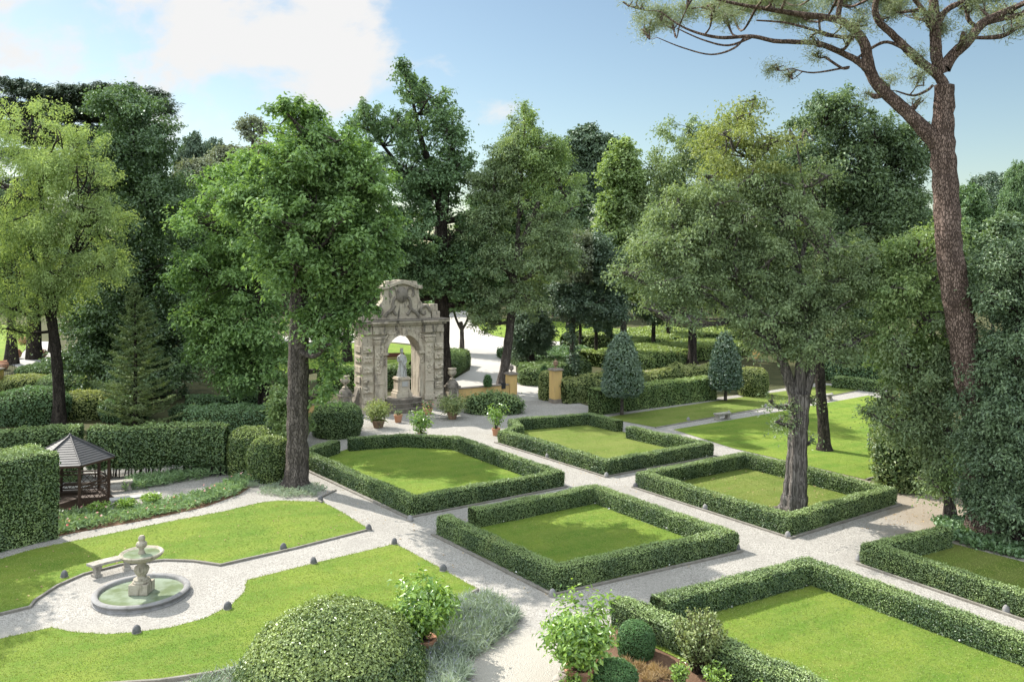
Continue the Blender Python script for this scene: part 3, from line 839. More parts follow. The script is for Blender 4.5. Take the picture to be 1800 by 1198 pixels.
# grass blades over the near lawns (one mass)
def grass():
    rng = np.random.RandomState(5); C, S = [], []
    for poly, dens in ((wa, 330), (wb, 420), (Q3, 400), (Q5, 480), (Q1, 170), (Q4, 240), (Q6, 240), (Q2, 110), (wd, 60)):
        P = scatter_poly(poly, dens, rng)
        P = P[(P[:, 1] > 15) & (np.abs(P[:, 0]) < P[:, 1] * 0.72)]
        C.append(np.column_stack([P, np.full(len(P), 0.03)])); S.append(np.full(len(P), 0.045))
    # a ragged fringe along the lawn edges
    for poly in (wa, wb):
        A = np.array(poly)
        for i in range(len(A)):
            a, b = A[i], A[(i + 1) % len(A)]; L = np.linalg.norm(b - a); n = int(L * 35)
            t = rng.rand(n, 1); p = a + (b - a) * t + rng.normal(0, 0.018, (n, 2))
            p = p[(p[:, 1] > 15) & (np.abs(p[:, 0]) < p[:, 1] * .72)]
            C.append(np.column_stack([p, np.full(len(p), 0.035)])); S.append(np.full(len(p), 0.06))
    C = np.vstack(C); S = np.concatenate(S); n = len(C)
    nn = rng.normal(size=(n, 3)); nn[:, 2] = np.abs(nn[:, 2]) * 0.6
    tt = rng.normal(size=(n, 3)) * 0.7 + np.array([0, 0, 0.9])
    q, f = leaf_quads(C, unit(nn), S * rng.uniform(.6, 1.3, n), rng, 0.35, 0.05, tt)
    ti = np.clip(0.5 + 0.3 * snoise(C, 0.9, 2) + 0.2 * snoise(C, 2.7, 4) + rng.uniform(-.3, .3, n), 0, 1)
    tag(mesh_obj('grass', [(q, f, 0, ti, False)], ['grass']), 'short mown grass on the lawns', None, None, 'stuff')
grass()

def fallen_leaves():
    rng = np.random.RandomState(15); C = []
    for poly, n, z in ((Q4, 220, .05), (wa, 160, .05), (Q1, 60, .05), ([gp(x, y)[:2] for x, y in ((540, 880), (650, 925), (800, 1000), (980, 1060), (1300, 985), (1100, 840), (900, 780), (820, 770), (760, 905), (560, 830))], 420, .012), ([gp(x, y)[:2] for x, y in ((1500, 935), (1580, 890), (1690, 860), (1800, 900), (1690, 915), (1560, 925))], 420, .012)):
        P = scatter_poly(poly, 14, rng); P = P[rng.permutation(len(P))[:n]]; C.append(np.column_stack([P, np.full(len(P), z)]))
    C = np.vstack(C); nn = unit(rng.normal(size=C.shape) * .35 + np.array([0, 0, 1])); q, f = leaf_quads(C, nn, rng.uniform(.05, .10, len(C)), rng, .55, .1)
    tag(mesh_obj('fallen_leaves', [(q, f, 0, rng.rand(len(C)), False)], ['straw']), 'dry leaves lying on lawns and gravel', None, None, 'stuff')
fallen_leaves()

# stone edging
kerb([(0, 1081), (53, 1068), (62, 1056), (100, 1031), (147, 1010), (213, 993), (290, 985), (340, 987), (388, 994), (520, 964), (650, 931)], 'stone edging of the lawn behind the fountain', seed=1)
kerb([(840, 1039), (797, 1062), (688, 1092), (600, 1122), (500, 1155), (383, 1185), (280, 1200), (120, 1210), (-60, 1216)], 'curved stone edging before the lavender', 0.10, seed=2)
kerb([(566, 884), (556, 879), (590, 862)], 'short stone edging by the tall trunk', seed=3)
for P, cl, s, lab in ((world_of([(522, 791), (720, 876), (992, 827)]), False, 1, 'kerb of the square below the arch'), (world_of([(875, 755), (1065, 810), (1254, 777)]), False, 1, 'kerb of the square at the gate'),
                      (world_of([(767, 905), (973, 1001), (1298, 932)]), False, 1, 'kerb of the front square'), (world_of([(1117, 828), (1388, 909), (1576, 856)]), False, 1, 'kerb of the square with the tree'),
                      (world_of([(1513, 953), (1800, 1043), (1950, 1090)]), False, 1, 'kerb of the shaded square')):
    P2 = offset_poly(np.array(P), -0.20, False)
    V, Fq = sweep(P2, False, [(-0.04, 0), (-0.04, 0.06), (0.05, 0.06), (0.05, 0)], 0.5)
    tag(mesh_obj('kerb', [(V, Fq[:, ::-1], 0, 0.5, False)], ['kerbstone']), lab, None, None, 'structure')
kerb([(1152, 752), (1345, 718), (1513, 686)], 'edging of the strip lawn by the far path', 0.05, seed=5)
kerb([(1523, 844), (1575, 830)], 'edging where the broad lawn meets the earth path', 0.09, seed=6)

# ================================================================== CLIPPED BOX HEDGES
G = 'clipped box hedges round the lawn squares'
hedge('box_hedge', [(610, 767), (703, 760), (805, 764), (992, 827), (720, 876), (522, 791), (583, 772)], 'low box hedge round the lawn square just below the stone arch', side=-1, group=G, seed=11, leaf=.075, dens=620)
hedge('box_hedge', [(1112, 747), (1254, 777), (1065, 810), (875, 755), (903, 747), (893, 735), (1037, 724), (1095, 737)], 'low box hedge round the lawn square nearest the yellow gate post', side=-1, group=G, seed=12, leaf=.08, dens=560, flowers=40)
hedge('box_hedge', [(767, 905), (973, 1001), (1298, 932), (1048, 848), (823, 891)], 'low box hedge round the central lawn square with tree shadow on its grass', side=1, group=G, seed=13, dens=1050, flowers=60)
hedge('box_hedge', [(1117, 828), (1388, 909), (1576, 856), (1309, 792)], 'low box hedge round the lawn square with the fluted grey trunk in it', side=1, closed=True, group=G, seed=14, leaf=.068, dens=760, flowers=50)
hedge('box_hedge', [(1143, 1043), (1420, 974), (1800, 1106), (1960, 1162)], 'long low box hedge behind the largest sunlit lawn square', side=-1, group=G, seed=15, w=.62, dens=1200, leaf=.058, flowers=60)
hedge('box_hedge', [(1072, 1057), (1150, 1086), (1383, 1192), (1500, 1246)], 'uneven box hedge between the mulched bed and the largest lawn square', side=1, group=G, seed=16, w=.66, dens=1200, leaf=.058, bump=.07, tufts=.12)
hedge('box_hedge', [(1650, 921), (1513, 953), (1800, 1043), (1950, 1090)], 'low box hedge round the shaded lawn square by the ivy ground cover', side=1, group=G, seed=17, dens=950)

# ================================================================== TALL HEDGES AND MOUNDS
def hedge_line(name, a, b, w, h, label, mat, seed, leaf=.09, dens=420, r=.25, bump=.08, back=True, group=None, tufts=.12, cat='hedge', jit=.035):
    """a straight hedge with its front foot from pixel a to pixel b, thickness going away from the viewer"""
    A, B = np.array(gp(*a)[:2]), np.array(gp(*b)[:2])
    return hedge(name, None, label, h, w, False, 1, mat, dens, leaf, group, seed, [A, B], jit, bump, r, cat, tufts)
hedge_line('tall_hedge', (-170, 1010), (104, 946), 2.6, 3.0, 'tall dark green hedge block beside the wooden summerhouse', 'box', 21, .07, 800, .12, .07)
hedge_line('hedge', (-60, 862), (140, 845), 1.6, 2.3, 'shaded leafy hedge behind the summerhouse roof', 'box_far', 22, .10, 380)
def stemmed_hedge():
    rng = np.random.RandomState(23)
    A, B = np.array(gp(150, 846)[:2]), np.array(gp(395, 838)[:2])
    prof = [(0.25, 0.55), (0.02, 0.75), (0, 1.4), (0.0, 1.9), (.15, 2.2), (.6, 2.32), (1.1, 2.2), (1.25, 1.9), (1.25, 1.4), (1.2, .75), (1.0, .55), (0.25, 0.55)]
    V, Fq = sweep([A, B], False, prof, 0.25); Fq = Fq[:, ::-1]
    o = (A + B) / 2; V = V - np.array([o[0], o[1], 0])
    V += np.column_stack([snoise(V, 2.5, 1), snoise(V, 2.5, 2), snoise(V, 2, 3)]) * 0.07
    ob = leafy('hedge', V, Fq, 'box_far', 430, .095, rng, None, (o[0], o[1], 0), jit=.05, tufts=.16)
    tag(ob, 'leafy hedge on bare stems between summerhouse and round clipped ball', 'hedge')
    ch = []
    for k in range(46):
        t = rng.rand(); p = A + (B - A) * t - o + np.array([rng.uniform(-.1, .1), rng.uniform(.25, 1.0)])
        v, f = tube_arrays(np.array([[p[0], p[1], 0], [p[0] + rng.normal(0, .06), p[1], .45], [p[0] + rng.normal(0, .14), p[1], 1.0]]), [.03, .024, .018], 5)
        ch.append((v, f, 0, .5, True))
    mesh_obj('stem', ch, ['bark_dark'], ob)["kind"] = "stuff"
stemmed_hedge()
def pbush(name, px, base, halfpx, hpx, label, mat, seed, deep=1.0, **kw):
    x, y, _ = gp(px, base); m = mpp(y); rx = halfpx * m
    ry = rx * deep
    kw.setdefault('leaf', max(.07, 2.6 * m)); kw.setdefault('dens', 1.5 / (kw['leaf'] ** 2 * .3) * .55)
    return bush(name, (x, y + ry * .8, 0), rx, ry, hpx * m, label, mat, seed, **kw)
pbush('clipped_ball', 466, 850, 38, 76, 'round clipped ball bush left of the tall grey trunk', 'variegated', 31, power=2.6, bump=.04, leaf=.075, dens=650)
pbush('clipped_bush', 430, 838, 40, 80, 'upright clipped bush at the end of the hedge, behind the round ball', 'variegated', 32, deep=1.2, power=3, leaf=.08, dens=560)
pbush('clipped_bush', 585, 772, 46, 58, 'rounded clipped bush left of the stone arch', 'box_far', 33, deep=.9, power=3, leaf=.085, dens=520)
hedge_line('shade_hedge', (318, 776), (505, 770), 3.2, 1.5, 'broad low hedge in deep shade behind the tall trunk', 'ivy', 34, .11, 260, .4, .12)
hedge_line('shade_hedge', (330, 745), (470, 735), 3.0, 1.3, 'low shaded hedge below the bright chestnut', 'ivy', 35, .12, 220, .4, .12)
MG = 'clipped mounds on the left slope'
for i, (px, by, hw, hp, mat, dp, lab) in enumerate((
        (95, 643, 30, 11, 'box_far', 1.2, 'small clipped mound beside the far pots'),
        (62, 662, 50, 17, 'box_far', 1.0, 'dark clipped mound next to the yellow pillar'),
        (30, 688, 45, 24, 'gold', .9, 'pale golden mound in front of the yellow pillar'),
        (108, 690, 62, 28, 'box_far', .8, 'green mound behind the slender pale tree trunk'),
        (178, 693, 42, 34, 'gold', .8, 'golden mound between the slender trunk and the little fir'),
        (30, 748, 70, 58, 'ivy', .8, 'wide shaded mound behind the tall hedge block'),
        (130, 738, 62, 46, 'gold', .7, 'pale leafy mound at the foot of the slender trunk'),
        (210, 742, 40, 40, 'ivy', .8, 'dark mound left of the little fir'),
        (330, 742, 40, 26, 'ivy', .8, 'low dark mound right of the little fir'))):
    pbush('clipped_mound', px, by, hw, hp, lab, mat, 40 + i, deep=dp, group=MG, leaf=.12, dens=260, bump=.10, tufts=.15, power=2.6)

# the hedges right of the gate
hedge('clipped_hedge', None, 'high straight clipped hedge behind the two cone trees', 1.55, 1.25, False, 1, 'laurel_sunlit', 380, .095, None, 51, [gp(1056, 729)[:2], gp(1260, 702)[:2]], .03, .05, .1, 'hedge', .06)
pbush('clipped_bush', 1331, 698, 27, 49, 'dark rounded bush with a golden top at the end of the clipped hedge', 'gold', 52, power=3, leaf=.1, dens=380)
hedge('wall_shrub', None, 'bumpy shrub row growing against the low yellow wall', 1.62, 1.4, False, 1, 'gold', 300, .12, None, 53, [(3.75, 59.3), (8.2, 62.2), (16.2, 67.4)], .07, .22, .45, 'hedge', .22)
BG = 'terraced hedges beyond the gate'
hedge('terrace_hedge', None, 'low rounded hedge beside the ivy-clad trunk', 1.0, 4.0, False, 1, 'box_far', 190, .14, BG, 54, [gp(912, 668)[:2], gp(965, 668)[:2], gp(1040, 655)[:2]], .05, .10, .4)
hedge('terrace_hedge', None, 'dark flat ground-cover hedge below the drive', .9, 8.5, False, 1, 'ivy', 130, .17, BG, 55, [gp(910, 645)[:2], gp(1070, 640)[:2]], .06, .10, .4)
hedge('terrace_hedge', None, 'long dark-fronted hedge behind the cone trees', 1.2, 7.0, False, 1, 'laurel_sunlit', 130, .17, BG, 56, [gp(1120, 652)[:2], gp(1230, 634)[:2], gp(1330, 622)[:2]], .06, .12, .35)
hedge('terrace_hedge', None, 'upper sunlit terrace hedge far behind the cone trees', 1.3, 12.0, False, 1, 'laurel_sunlit', 70, .24, BG, 57, [gp(1118, 622)[:2], gp(1240, 610)[:2], gp(1345, 602)[:2]], .08, .15, .4)
hedge('terrace_hedge', None, 'topmost golden terrace hedge below the wood', 1.6, 6.0, False, 1, 'gold', 60, .28, BG, 58, [gp(1170, 592)[:2], gp(1350, 590)[:2]], .08, .15, .4)
hedge('terrace_hedge', None, 'low green hedge at the far bend of the path', .8, 1.0, False, 1, 'box_far', 260, .12, BG, 59, [gp(1462, 681)[:2], gp(1545, 690)[:2]], .04, .06, .12)
hedge('terrace_hedge', None, 'taller dark hedge behind the far bend of the path', 1.7, 3.0, False, 1, 'ivy', 170, .15, BG, 60, [gp(1440, 668)[:2], gp(1580, 672)[:2]], .06, .15, .4)
hedge('terrace_hedge', None, 'pale green terrace beyond the far bend of the path', 2.4, 8.0, False, 1, 'gold', 90, .2, BG, 61, [gp(1470, 645)[:2], gp(1570, 640)[:2]], .08, .2, .4)
# behind the arch
hedge('arch_hedge', None, 'clipped hedge seen through and left of the stone arch', 1.5, 3.0, False, 1, 'box_far', 200, .14, None, 62, [gp(560, 688)[:2], gp(725, 682)[:2]], .05, .08, .25)
hedge('arch_hedge', None, 'rounded hedge right of the stone arch along the drive', 1.5, 2.2, False, 1, 'box_far', 260, .12, None, 63, [gp(752, 672)[:2], gp(800, 662)[:2], gp(826, 642)[:2]], .05, .08, .35)
pbush('gate_bush', 938, 678, 26, 30, 'rounded bush at the bend of the drive', 'box_far', 64, leaf=.12, dens=260, power=2.8)
pbush('gate_bush', 962, 704, 14, 52, 'leafy shrub hugging the left of the yellow gate post', 'gold', 65, leaf=.11, dens=330, power=2.8, bump=.12, deep=1.3)
pbush('spiral_topiary', 957, 690, 8, 48, 'slim dark spiral topiary behind the yellow gate post', 'tightball', 66, leaf=.09, dens=500, power=1.9)

# ================================================================== CONE TOPIARY TREES
def cone_tree(base, halfpx, toppy, botpy, label, seed, group):
    x, y, _ = gp(*base); m = mpp(y); rng = np.random.RandomState(seed)
    r, zt, zb = halfpx * m, H - (toppy - HZ) * m, H - (botpy - HZ) * m
    root = empty('cone_topiary', (x, y, 0), label, 'tree', group)
    nu, nv = 36, 26; V = []
    for j in range(nv):
        t = j / (nv - 1)
        k = (1 - t ** 2.1) ** 0.72 * (0.93 + .07 * min(1, t / .12)) if t < 1 else 0.0
        if j == 0: k *= 0.45
        for i in range(nu):
            a = 2 * math.pi * i / nu; V.append((r * k * math.cos(a), r * k * math.sin(a), zb + (zt - zb) * max(0, (j - 1)) / (nv - 2)))
    V = np.array(V); s = 1 + .05 * snoise(V, 2.0, seed) + .03 * snoise(V, 5, seed); V[:, :2] *= s[:, None]
    Fq = np.array([(j * nu + i, j * nu + (i + 1) % nu, (j + 1) * nu + (i + 1) % nu, (j + 1) * nu + i) for j in range(nv - 1) for i in range(nu)])
    leafy('crown', V, Fq, 'topiary', 460, .14, rng, root, jit=.09, tufts=.10, spread=.9, sunlit_top=.1)
    v, f = tube_arrays(np.array([[0, 0, -.05], [.02, 0, .7], [0, 0, zb + .6]]), [.13, .10, .09], 9)
    mesh_obj('trunk', [(v, f, 0, .5, True)], ['bark_grey'], root)
CG = 'cone-clipped trees by the high hedge'
cone_tree((1093, 729), 32, 584, 689, 'blue-green cone-clipped tree at the near end of the high hedge', 71, CG)
cone_tree((1275, 704), 25, 583, 679, 'blue-green cone-clipped tree farther along, before the dark rounded bush', 72, CG)

# ================================================================== STONE ARCH
def arch():
    root = empty('garden_arch', (-7.16, 56.85, 0), 'tall ornate weathered stone archway with carved crest and open middle', 'archway', None, R(30))
    ow, pw, hw, D = 1.15, 1.5, 2.9, 1.45      # half opening, inner pilaster edge, half width, depth
    sp, z1 = 3.85, 5.05
    # wall above the opening
    N = 18; arc = [(ow * math.cos(math.pi - math.pi * k / N), sp + ow * math.sin(math.pi * k / N)) for k in range(N + 1)]
    def lump(mb, rng, cx, cy, cz, r, sx=1, sz=1):
        n, mm = 12, 8; v = []
        for j in range(mm + 1):
            t = math.pi * j / mm
            for i in range(n):
                a = 2 * math.pi * i / n; v.append((cx + r * sx * math.sin(t) * math.cos(a), cy + r * .7 * math.sin(t) * math.sin(a), cz + r * sz * math.cos(t)))
        mb.add(v, [(j * n + i, (j + 1) * n + i, (j + 1) * n + (i + 1) % n, j * n + (i + 1) % n) for j in range(mm) for i in range(n)])
    sp_l = MB()
    for s in (-1, 1):
        b = br_ = MB()
        b.box((s * (ow + hw) / 2, D / 2, sp / 2), (hw - ow, D, sp))
        # rusticated courses on the outer strip and the side
        for k in range(6):
            zc = 0.85 + k * 0.66
            b.box((s * 2.52, -0.03, zc), (0.66, 0.16, 0.40)); b.box((s * (hw + .02), D * .5, zc), (0.10, D * .7, 0.40))
        b.box((s * 2.03, D / 2, 0.30), (1.86, D + .24, 0.60))
        # pilaster with its sunk panel
        p = pr_ = MB(); xc = s * 1.78
        p.box((xc, -.09, 2.75), (.60, .22, 4.3)); p.box((xc, -.10, .78), (.72, .30, .36)); p.box((xc, -.10, 1.9), (.66, .28, .12))
        # carved reliefs: leaf swags in the pilaster panel, masks on the courses, shells over the arch
        rng = np.random.RandomState(7 + s)
        for k in range(34): lump(pr_, rng, xc + rng.uniform(-.17, .17), -.20, rng.uniform(2.5, 4.25), rng.uniform(.05, .10), 1, rng.uniform(.7, 1.6))
        for k in range(6):
            zc = 0.85 + k * .66
            for q in range(7): lump(br_, rng, s * 2.52 + rng.uniform(-.25, .25), -.11, zc + rng.uniform(-.16, .16), rng.uniform(.06, .12), 1.2, .8)
        for k in range(12): lump(br_, rng, s * 1.32 + rng.uniform(-.07, .07), -.02, rng.uniform(3.0, 3.8), rng.uniform(.05, .09))
        for k in range(14): lump(pr_, rng, xc + rng.uniform(-.3, .3), -.24, 4.62 + rng.uniform(-.1, .1), rng.uniform(.05, .09))
        for k in range(40):
            a = rng.uniform(.15, 1.35); rr = rng.uniform(1.42, 1.75)
            lump(sp_l, rng, s * rr * math.cos(a), -.05, sp + rr * math.sin(a) * .92, rng.uniform(.05, .11))
        br_.build('pier', 'travertine', root, bevel=.03); pil = pr_.build('pilaster', 'travertine', root, bevel=.015)
        c = MB()
        for zz, wd, dd in ((4.52, .66, .30), (4.66, .74, .38), (4.86, .82, .44)): c.box((xc, -.10, zz), (wd, dd, .14))
        c.build('capital', 'travertine', pil, bevel=.02)
    w = MB()
    for k in range(N):
        (x0, za), (x1, zb) = arc[k], arc[k + 1]
        for y, fl in ((0, 0), (D, 1)):
            q = [(x0, y, za), (x1, y, zb), (x1, y, z1 + .05), (x0, y, z1 + .05)]
            w.add(q, [(0, 1, 2, 3) if not fl else (3, 2, 1, 0)])
        w.add([(x0, 0, za), (x0, D, za), (x1, D, zb), (x1, 0, zb)], [(0, 1, 2, 3)])
    for s in (-1, 1):
        w.box((s * (ow + hw) / 2, D / 2, (sp + z1) / 2 + .025), (hw - ow, D - .004, z1 - sp + .05))
    w.v, w.f = w.v, w.f; w.add(sp_l.v, sp_l.f)
    w.build('spandrel', 'travertine_mid', root)
    # moulded ring
    ring = MB(); n2 = 26
    for r0, r1, y in ((1.16, 1.40, -.10), (1.40, 1.50, -.06)):
        V = []; Fs = []
        for k in range(n2 + 1):
            a = math.pi * k / n2
            for (r, yy) in ((r0, .3), (r0, y), (r1, y), (r1, .05)):
                V.append((-r * math.cos(a), yy, sp + r * math.sin(a)))
        for k in range(n2):
            for j in range(3): Fs.append((k * 4 + j, k * 4 + j + 1, k * 4 + j + 5, k * 4 + j + 4))
        ring.add(V, Fs)
    ring.box((0, -.14, sp + 1.34), (.34, .3, .52), 0, 1.25)
    for s in (-1, 1): ring.box((s * 1.30, .1, sp - .06), (.44, .5, .16))
    ring.build('arch_ring', 'travertine', root, bevel=.012)
    # entablature
    e = MB(); e.box((0, D / 2, 5.22), (hw * 2 + .06, D + .1, .30)); e.box((0, D / 2, 5.50), (hw * 2 - .02, D + .02, .26))
    for s in (-1, 1): e.box((s * 1.78, -.09, 5.35), (.86, .28, .50)); e.box((s * 2.55, -.04, 5.35), (.6, .18, .5))
    ent = e.build('entablature', 'travertine_mid', root, bevel=.02)
    c = MB(); c.box((0, D / 2, 5.70), (hw * 2 + .30, D + .34, .14)); c.box((0, D / 2, 5.84), (hw * 2 + .56, D + .60, .13))
    for s in (-1, 1): c.box((s * 1.8, -.16, 5.71), (1.0, .30, .13)); c.box((s * 1.8, -.30, 5.845), (1.1, .34, .12))
    c.build('cornice', 'travertine_mid', root, bevel=.025)
    t = MB(); t.box((0, D / 2, 5.95), (hw * 2 + .66, D + .70, .08)); t.build('cornice_slab', 'travertine_dark', root, bevel=.02)
    # crest
    prof = [(-2.15, 6.0), (-2.1, 6.75), (-1.86, 6.98), (-1.62, 6.86), (-1.52, 7.02), (-1.34, 7.25), (-1.26, 7.6), (-1.24, 8.16)]
    prof = prof + [(-x, z) for x, z in prof[::-1]]
    a = MB(); a.extrude_xz(prof, .36, 1.0); crest = a.build('crest', 'travertine_mid', root, bevel=.03)
    top = []
    for k in range(13):
        x = -1.48 + 2.96 * k / 12; u = abs(x) / 1.48
        top.append((x, 8.17 + .42 * math.cos(u * math.pi) * .5 + .21 + (.05 if u > .8 else 0)))
    cc = MB(); low_ = [(x, z - .24) for x, z in top]
    cc.extrude_xz(low_ + top[::-1], .22, 1.12); cc.build('crest_cornice', 'travertine_mid', crest, bevel=.03)
    fil = MB(); fil.extrude_xz([(-1.24, 8.1), (1.24, 8.1), (1.1, 8.52), (0, 8.62), (-1.1, 8.52)], .40, .96); fil.build('crest_head', 'travertine_mid', crest)
    m = MB(); m.lathe([(0.0, .16), (.22, .15), (.36, .06), (.42, 0)], 20)
    mo = m.build('medallion', 'travertine_dark', crest, (0, .30, 7.62), smooth=True); mo.rotation_euler = (R(90), 0, 0); mo.scale = (1, 1.25, 1)
    sc_ = MB()
    for s in (-1, 1):
        P = []; 
        for k in range(26):
            th = k / 25 * 4.2 * math.pi * .5; r = .46 - .40 * k / 25
            P.append((s * (1.62 + r * math.cos(th) * .9), .33, 6.48 + r * math.sin(th)))
        sc_.tube(P, [.11 - .05 * k / 25 for k in range(26)], 7)
        P = [(s * (1.2 - .1 * k), .33, 6.2 + .05 * math.sin(k) + .1 * k) for k in range(8)]
        sc_.tube(P, [.12] * 8, 7)
        P = [(s * .62 + s * .22 * math.cos(q), .33, 7.75 + .34 * math.sin(q)) for q in np.linspace(-.8, 3.4, 14)]
        sc_.tube(P, [.10 - .005 * k for k in range(14)], 7)
        P = [(s * .30 + s * .35 * math.cos(q), .33, 6.9 + .6 * math.sin(q)) for q in np.linspace(-1.4, 1.2, 12)]
        sc_.tube(P, [.10] * 12, 7)
    sc_.build('scroll', 'travertine_dark', crest, smooth=True)
    for c_, d_, rz_ in (((-2.55, .75, 6.22), (.62, .62, .46), 0), ((2.55, .75, 6.22), (.62, .62, .46), 0), ((-2.42, .7, 6.65), (.52, .52, .40), .1), ((2.42, .72, 6.70), (.56, .5, .5), 0), ((-2.86, .32, 6.14), (.34, .4, .30), .2)):
        bl = MB(); bl.box((0, 0, 0), d_, rz_); bl.build('attic_block', 'travertine_mid', root, c_, bevel=.035)
    # buttress scrolls at the feet
    for s in (-1, 1):
        v = MB(); v.extrude_xz([(s * 2.9, .0), (s * 3.55, .0), (s * 3.5, .45), (s * 3.2, .95), (s * 3.05, 1.5), (s * 2.9, 1.8)][::s], .35, 1.0)
        v.build('buttress', 'travertine_dark', root, bevel=.04)
    # rounded steps
    for k, (r, z0, zt) in enumerate(((1.95, 0, .30), (1.62, .30, .58), (1.32, .58, .84))):
        st = MB(); st.lathe([(r, z0), (r + .04, zt - .06), (r + .06, zt - .05), (r + .06, zt), (.0, zt)], 40, (0, .25, 0), sx=1.0, sy=.72)
        st.build('step', 'travertine_dark', root, bevel=.01)
    pl = MB(); pl.box((0, .35, 1.00), (1.12, 1.02, .32)); pl.box((0, .35, 1.24), (.98, .9, .16)); pl.box((0, .35, 1.66), (.84, .78, .70)); pl.box((0, .35, 2.06), (.98, .92, .10)); pl.box((0, .35, 2.15), (.88, .82, .08))
    pd = pl.build('pedestal', 'travertine', root, bevel=.02)
    tb = MB(); tb.box((.06, -.06, 1.74), (.42, .06, .34)); tb.build('inscription_tablet', 'paleslab', pd)
    return root
arch_o = arch()
def arch_world(x, y, z=0):
    c, s = math.cos(R(30)), math.sin(R(30)); return (-7.16 + x * c - y * s, 56.85 + x * s + y * c, z)

def statue():
    loc = arch_world(0, .35, 2.19)
    rng = np.random.RandomState(2); sides, Vv, lev = 40, [], []
    # robe as stacked folded rings: z, rx, ry, x shift, y shift, fold depth
    L = [(0, .33, .28, .02, 0, .10), (.12, .31, .27, .02, 0, .13), (.35, .28, .24, .02, -.01, .15), (.62, .25, .21, .03, -.01, .13), (.85, .24, .20, .03, -.02, .10), (1.02, .215, .18, .02, -.02, .07), (1.15, .215, .165, .01, -.01, .05),
         (1.28, .235, .16, 0, 0, .04), (1.38, .235, .14, 0, 0, .03), (1.44, .17, .115, 0, 0, .01), (1.48, .085, .085, 0, 0, 0), (1.53, .066, .07, 0, -.01, 0), (1.575, .082, .098, 0, -.02, 0), (1.64, .098, .118, 0, -.025, 0), (1.71, .094, .112, 0, -.02, 0), (1.77, .06, .075, 0, -.015, 0), (1.79, .001, .001, 0, -.01, 0)]
    for z, rx, ry, sx, sy, fd in L:
        for i in range(sides):
            a = 2 * math.pi * i / sides
            m = 1 + fd * math.sin(9 * a + z * 2.5) + fd * .5 * math.sin(5 * a - z * 4)
            Vv.append((sx + rx * m * math.cos(a), sy + ry * m * math.sin(a), z))
    b = MB()
    Fs = [(j * sides + i, j * sides + (i + 1) % sides, (j + 1) * sides + (i + 1) % sides, (j + 1) * sides + i) for j in range(len(L) - 1) for i in range(sides)]
    Fs.append(tuple(range(sides))[::-1]); b.add(Vv, Fs)
    # arms: left hand on the chest, right hand at the hip holding the mantle
    b.tube([(-.20, 0, 1.36), (-.27, -.02, 1.18), (-.27, -.08, 1.02), (-.14, -.20, 1.08), (-.02, -.23, 1.16)], [.075, .068, .06, .05, .045], 10)
    b.tube([(.20, 0, 1.36), (.28, 0, 1.18), (.30, -.06, .98), (.20, -.20, .88), (.12, -.24, .84)], [.075, .068, .06, .05, .045], 10)
    # mantle diagonal, nose, feet
    b.tube([(-.22, -.08, 1.36), (-.05, -.20, 1.05), (.14, -.24, .78), (.26, -.16, .5)], [.05, .06, .07, .05], 8)
    b.tube([(0, -.12, 1.67), (0, -.15, 1.635), (0, -.125, 1.61)], [.012, .02, .012], 6)
    for s in (-1, 1): b.tube([(s * .1, -.2, .04), (s * .12, -.33, .03)], [.055, .035], 8)
    o = b.build('statue', 'statue_stone', None, loc, smooth=True, rz=R(22))
    rm = o.modifiers.new('fuse', 'REMESH'); rm.mode = 'VOXEL'; rm.voxel_size = .016; rm.use_smooth_shade = True
    tag(o, 'grey stone statue of a robed standing figure with crown under the arch', 'statue')
    h = MB(); h.lathe([(.104, 1.66), (.118, 1.72), (.10, 1.79), (.0, 1.815)], 16, (0, .012, 0)); h.build('hair', 'statue_stone', o, smooth=True)
    c = MB(); c.lathe([(.085, 1.79), (.095, 1.83), (.08, 1.84)], 14)
    for k in range(8):
        a = k * math.pi / 4; c.tube([(.088 * math.cos(a), .088 * math.sin(a), 1.81), (.12 * math.cos(a), .12 * math.sin(a), 1.92)], [.016, .006], 5)
    c.build('crown_ring', 'statue_stone', o)
    pb = MB(); pb.box((0, 0, -.03 + .03), (.62, .56, .05)); pb.build('plinth', 'statue_stone', o, bevel=.01)
statue()

URN = [(.10, 0), (.16, .02), (.16, .06), (.07, .12), (.06, .18), (.12, .24), (.22, .34), (.24, .46), (.21, .56), (.25, .62), (.25, .66), (.19, .68)]
def urn(name, loc, s, label, mat, group=None, lid=True):
    prof = [(r * s, z * s) for r, z in URN] + ([(.14 * s, .74 * s), (.05 * s, .80 * s), (.06 * s, .86 * s), (.0, .92 * s)] if lid else [(.17 * s, .60 * s), (.0, .58 * s)])
    b = MB(); b.lathe(prof, 20, (0, 0, 0), .06, 10, (.22 * s, .5 * s))
    o = b.build(name, mat, None, loc, smooth=True)
    return tag(o, label, 'urn', group)
def arch_post(x, label, ulabel):
    p = arch_world(x, .35); root = empty('stone_post', p, label, 'post', 'carved posts beside the arch', R(30))
    b = MB(); b.box((0, 0, .12), (.86, .86, .24)); b.box((0, 0, .72), (.70, .70, .98)); b.build('shaft', 'travertine', root, bevel=.03)
    r_ = MB(); r_.lathe([(.0, -.42), (.16, -.34), (.24, -.1), (.22, .12), (.26, .3), (.14, .38), (0, .42)], 16, (0, -.30, .76), .14, 8, (-.5, .5), 1, .4)
    r_.build('relief', 'travertine_dark', root, smooth=True)
    c = MB(); c.box((0, 0, 1.26), (.92, .92, .12)); c.lathe([(.46, 1.32), (.44, 1.42), (.34, 1.58), (.2, 1.7), (.0, 1.72)], 20); c.build('cap', 'travertine_dark', root, bevel=.015)
    urn('stone_urn', (p[0], p[1], 1.70), 1.22, ulabel, 'travertine', 'urns on the arch posts', False)
arch_post(-3.9, 'carved stone post with domed cap left of the arch', 'fluted stone urn on the post left of the arch')
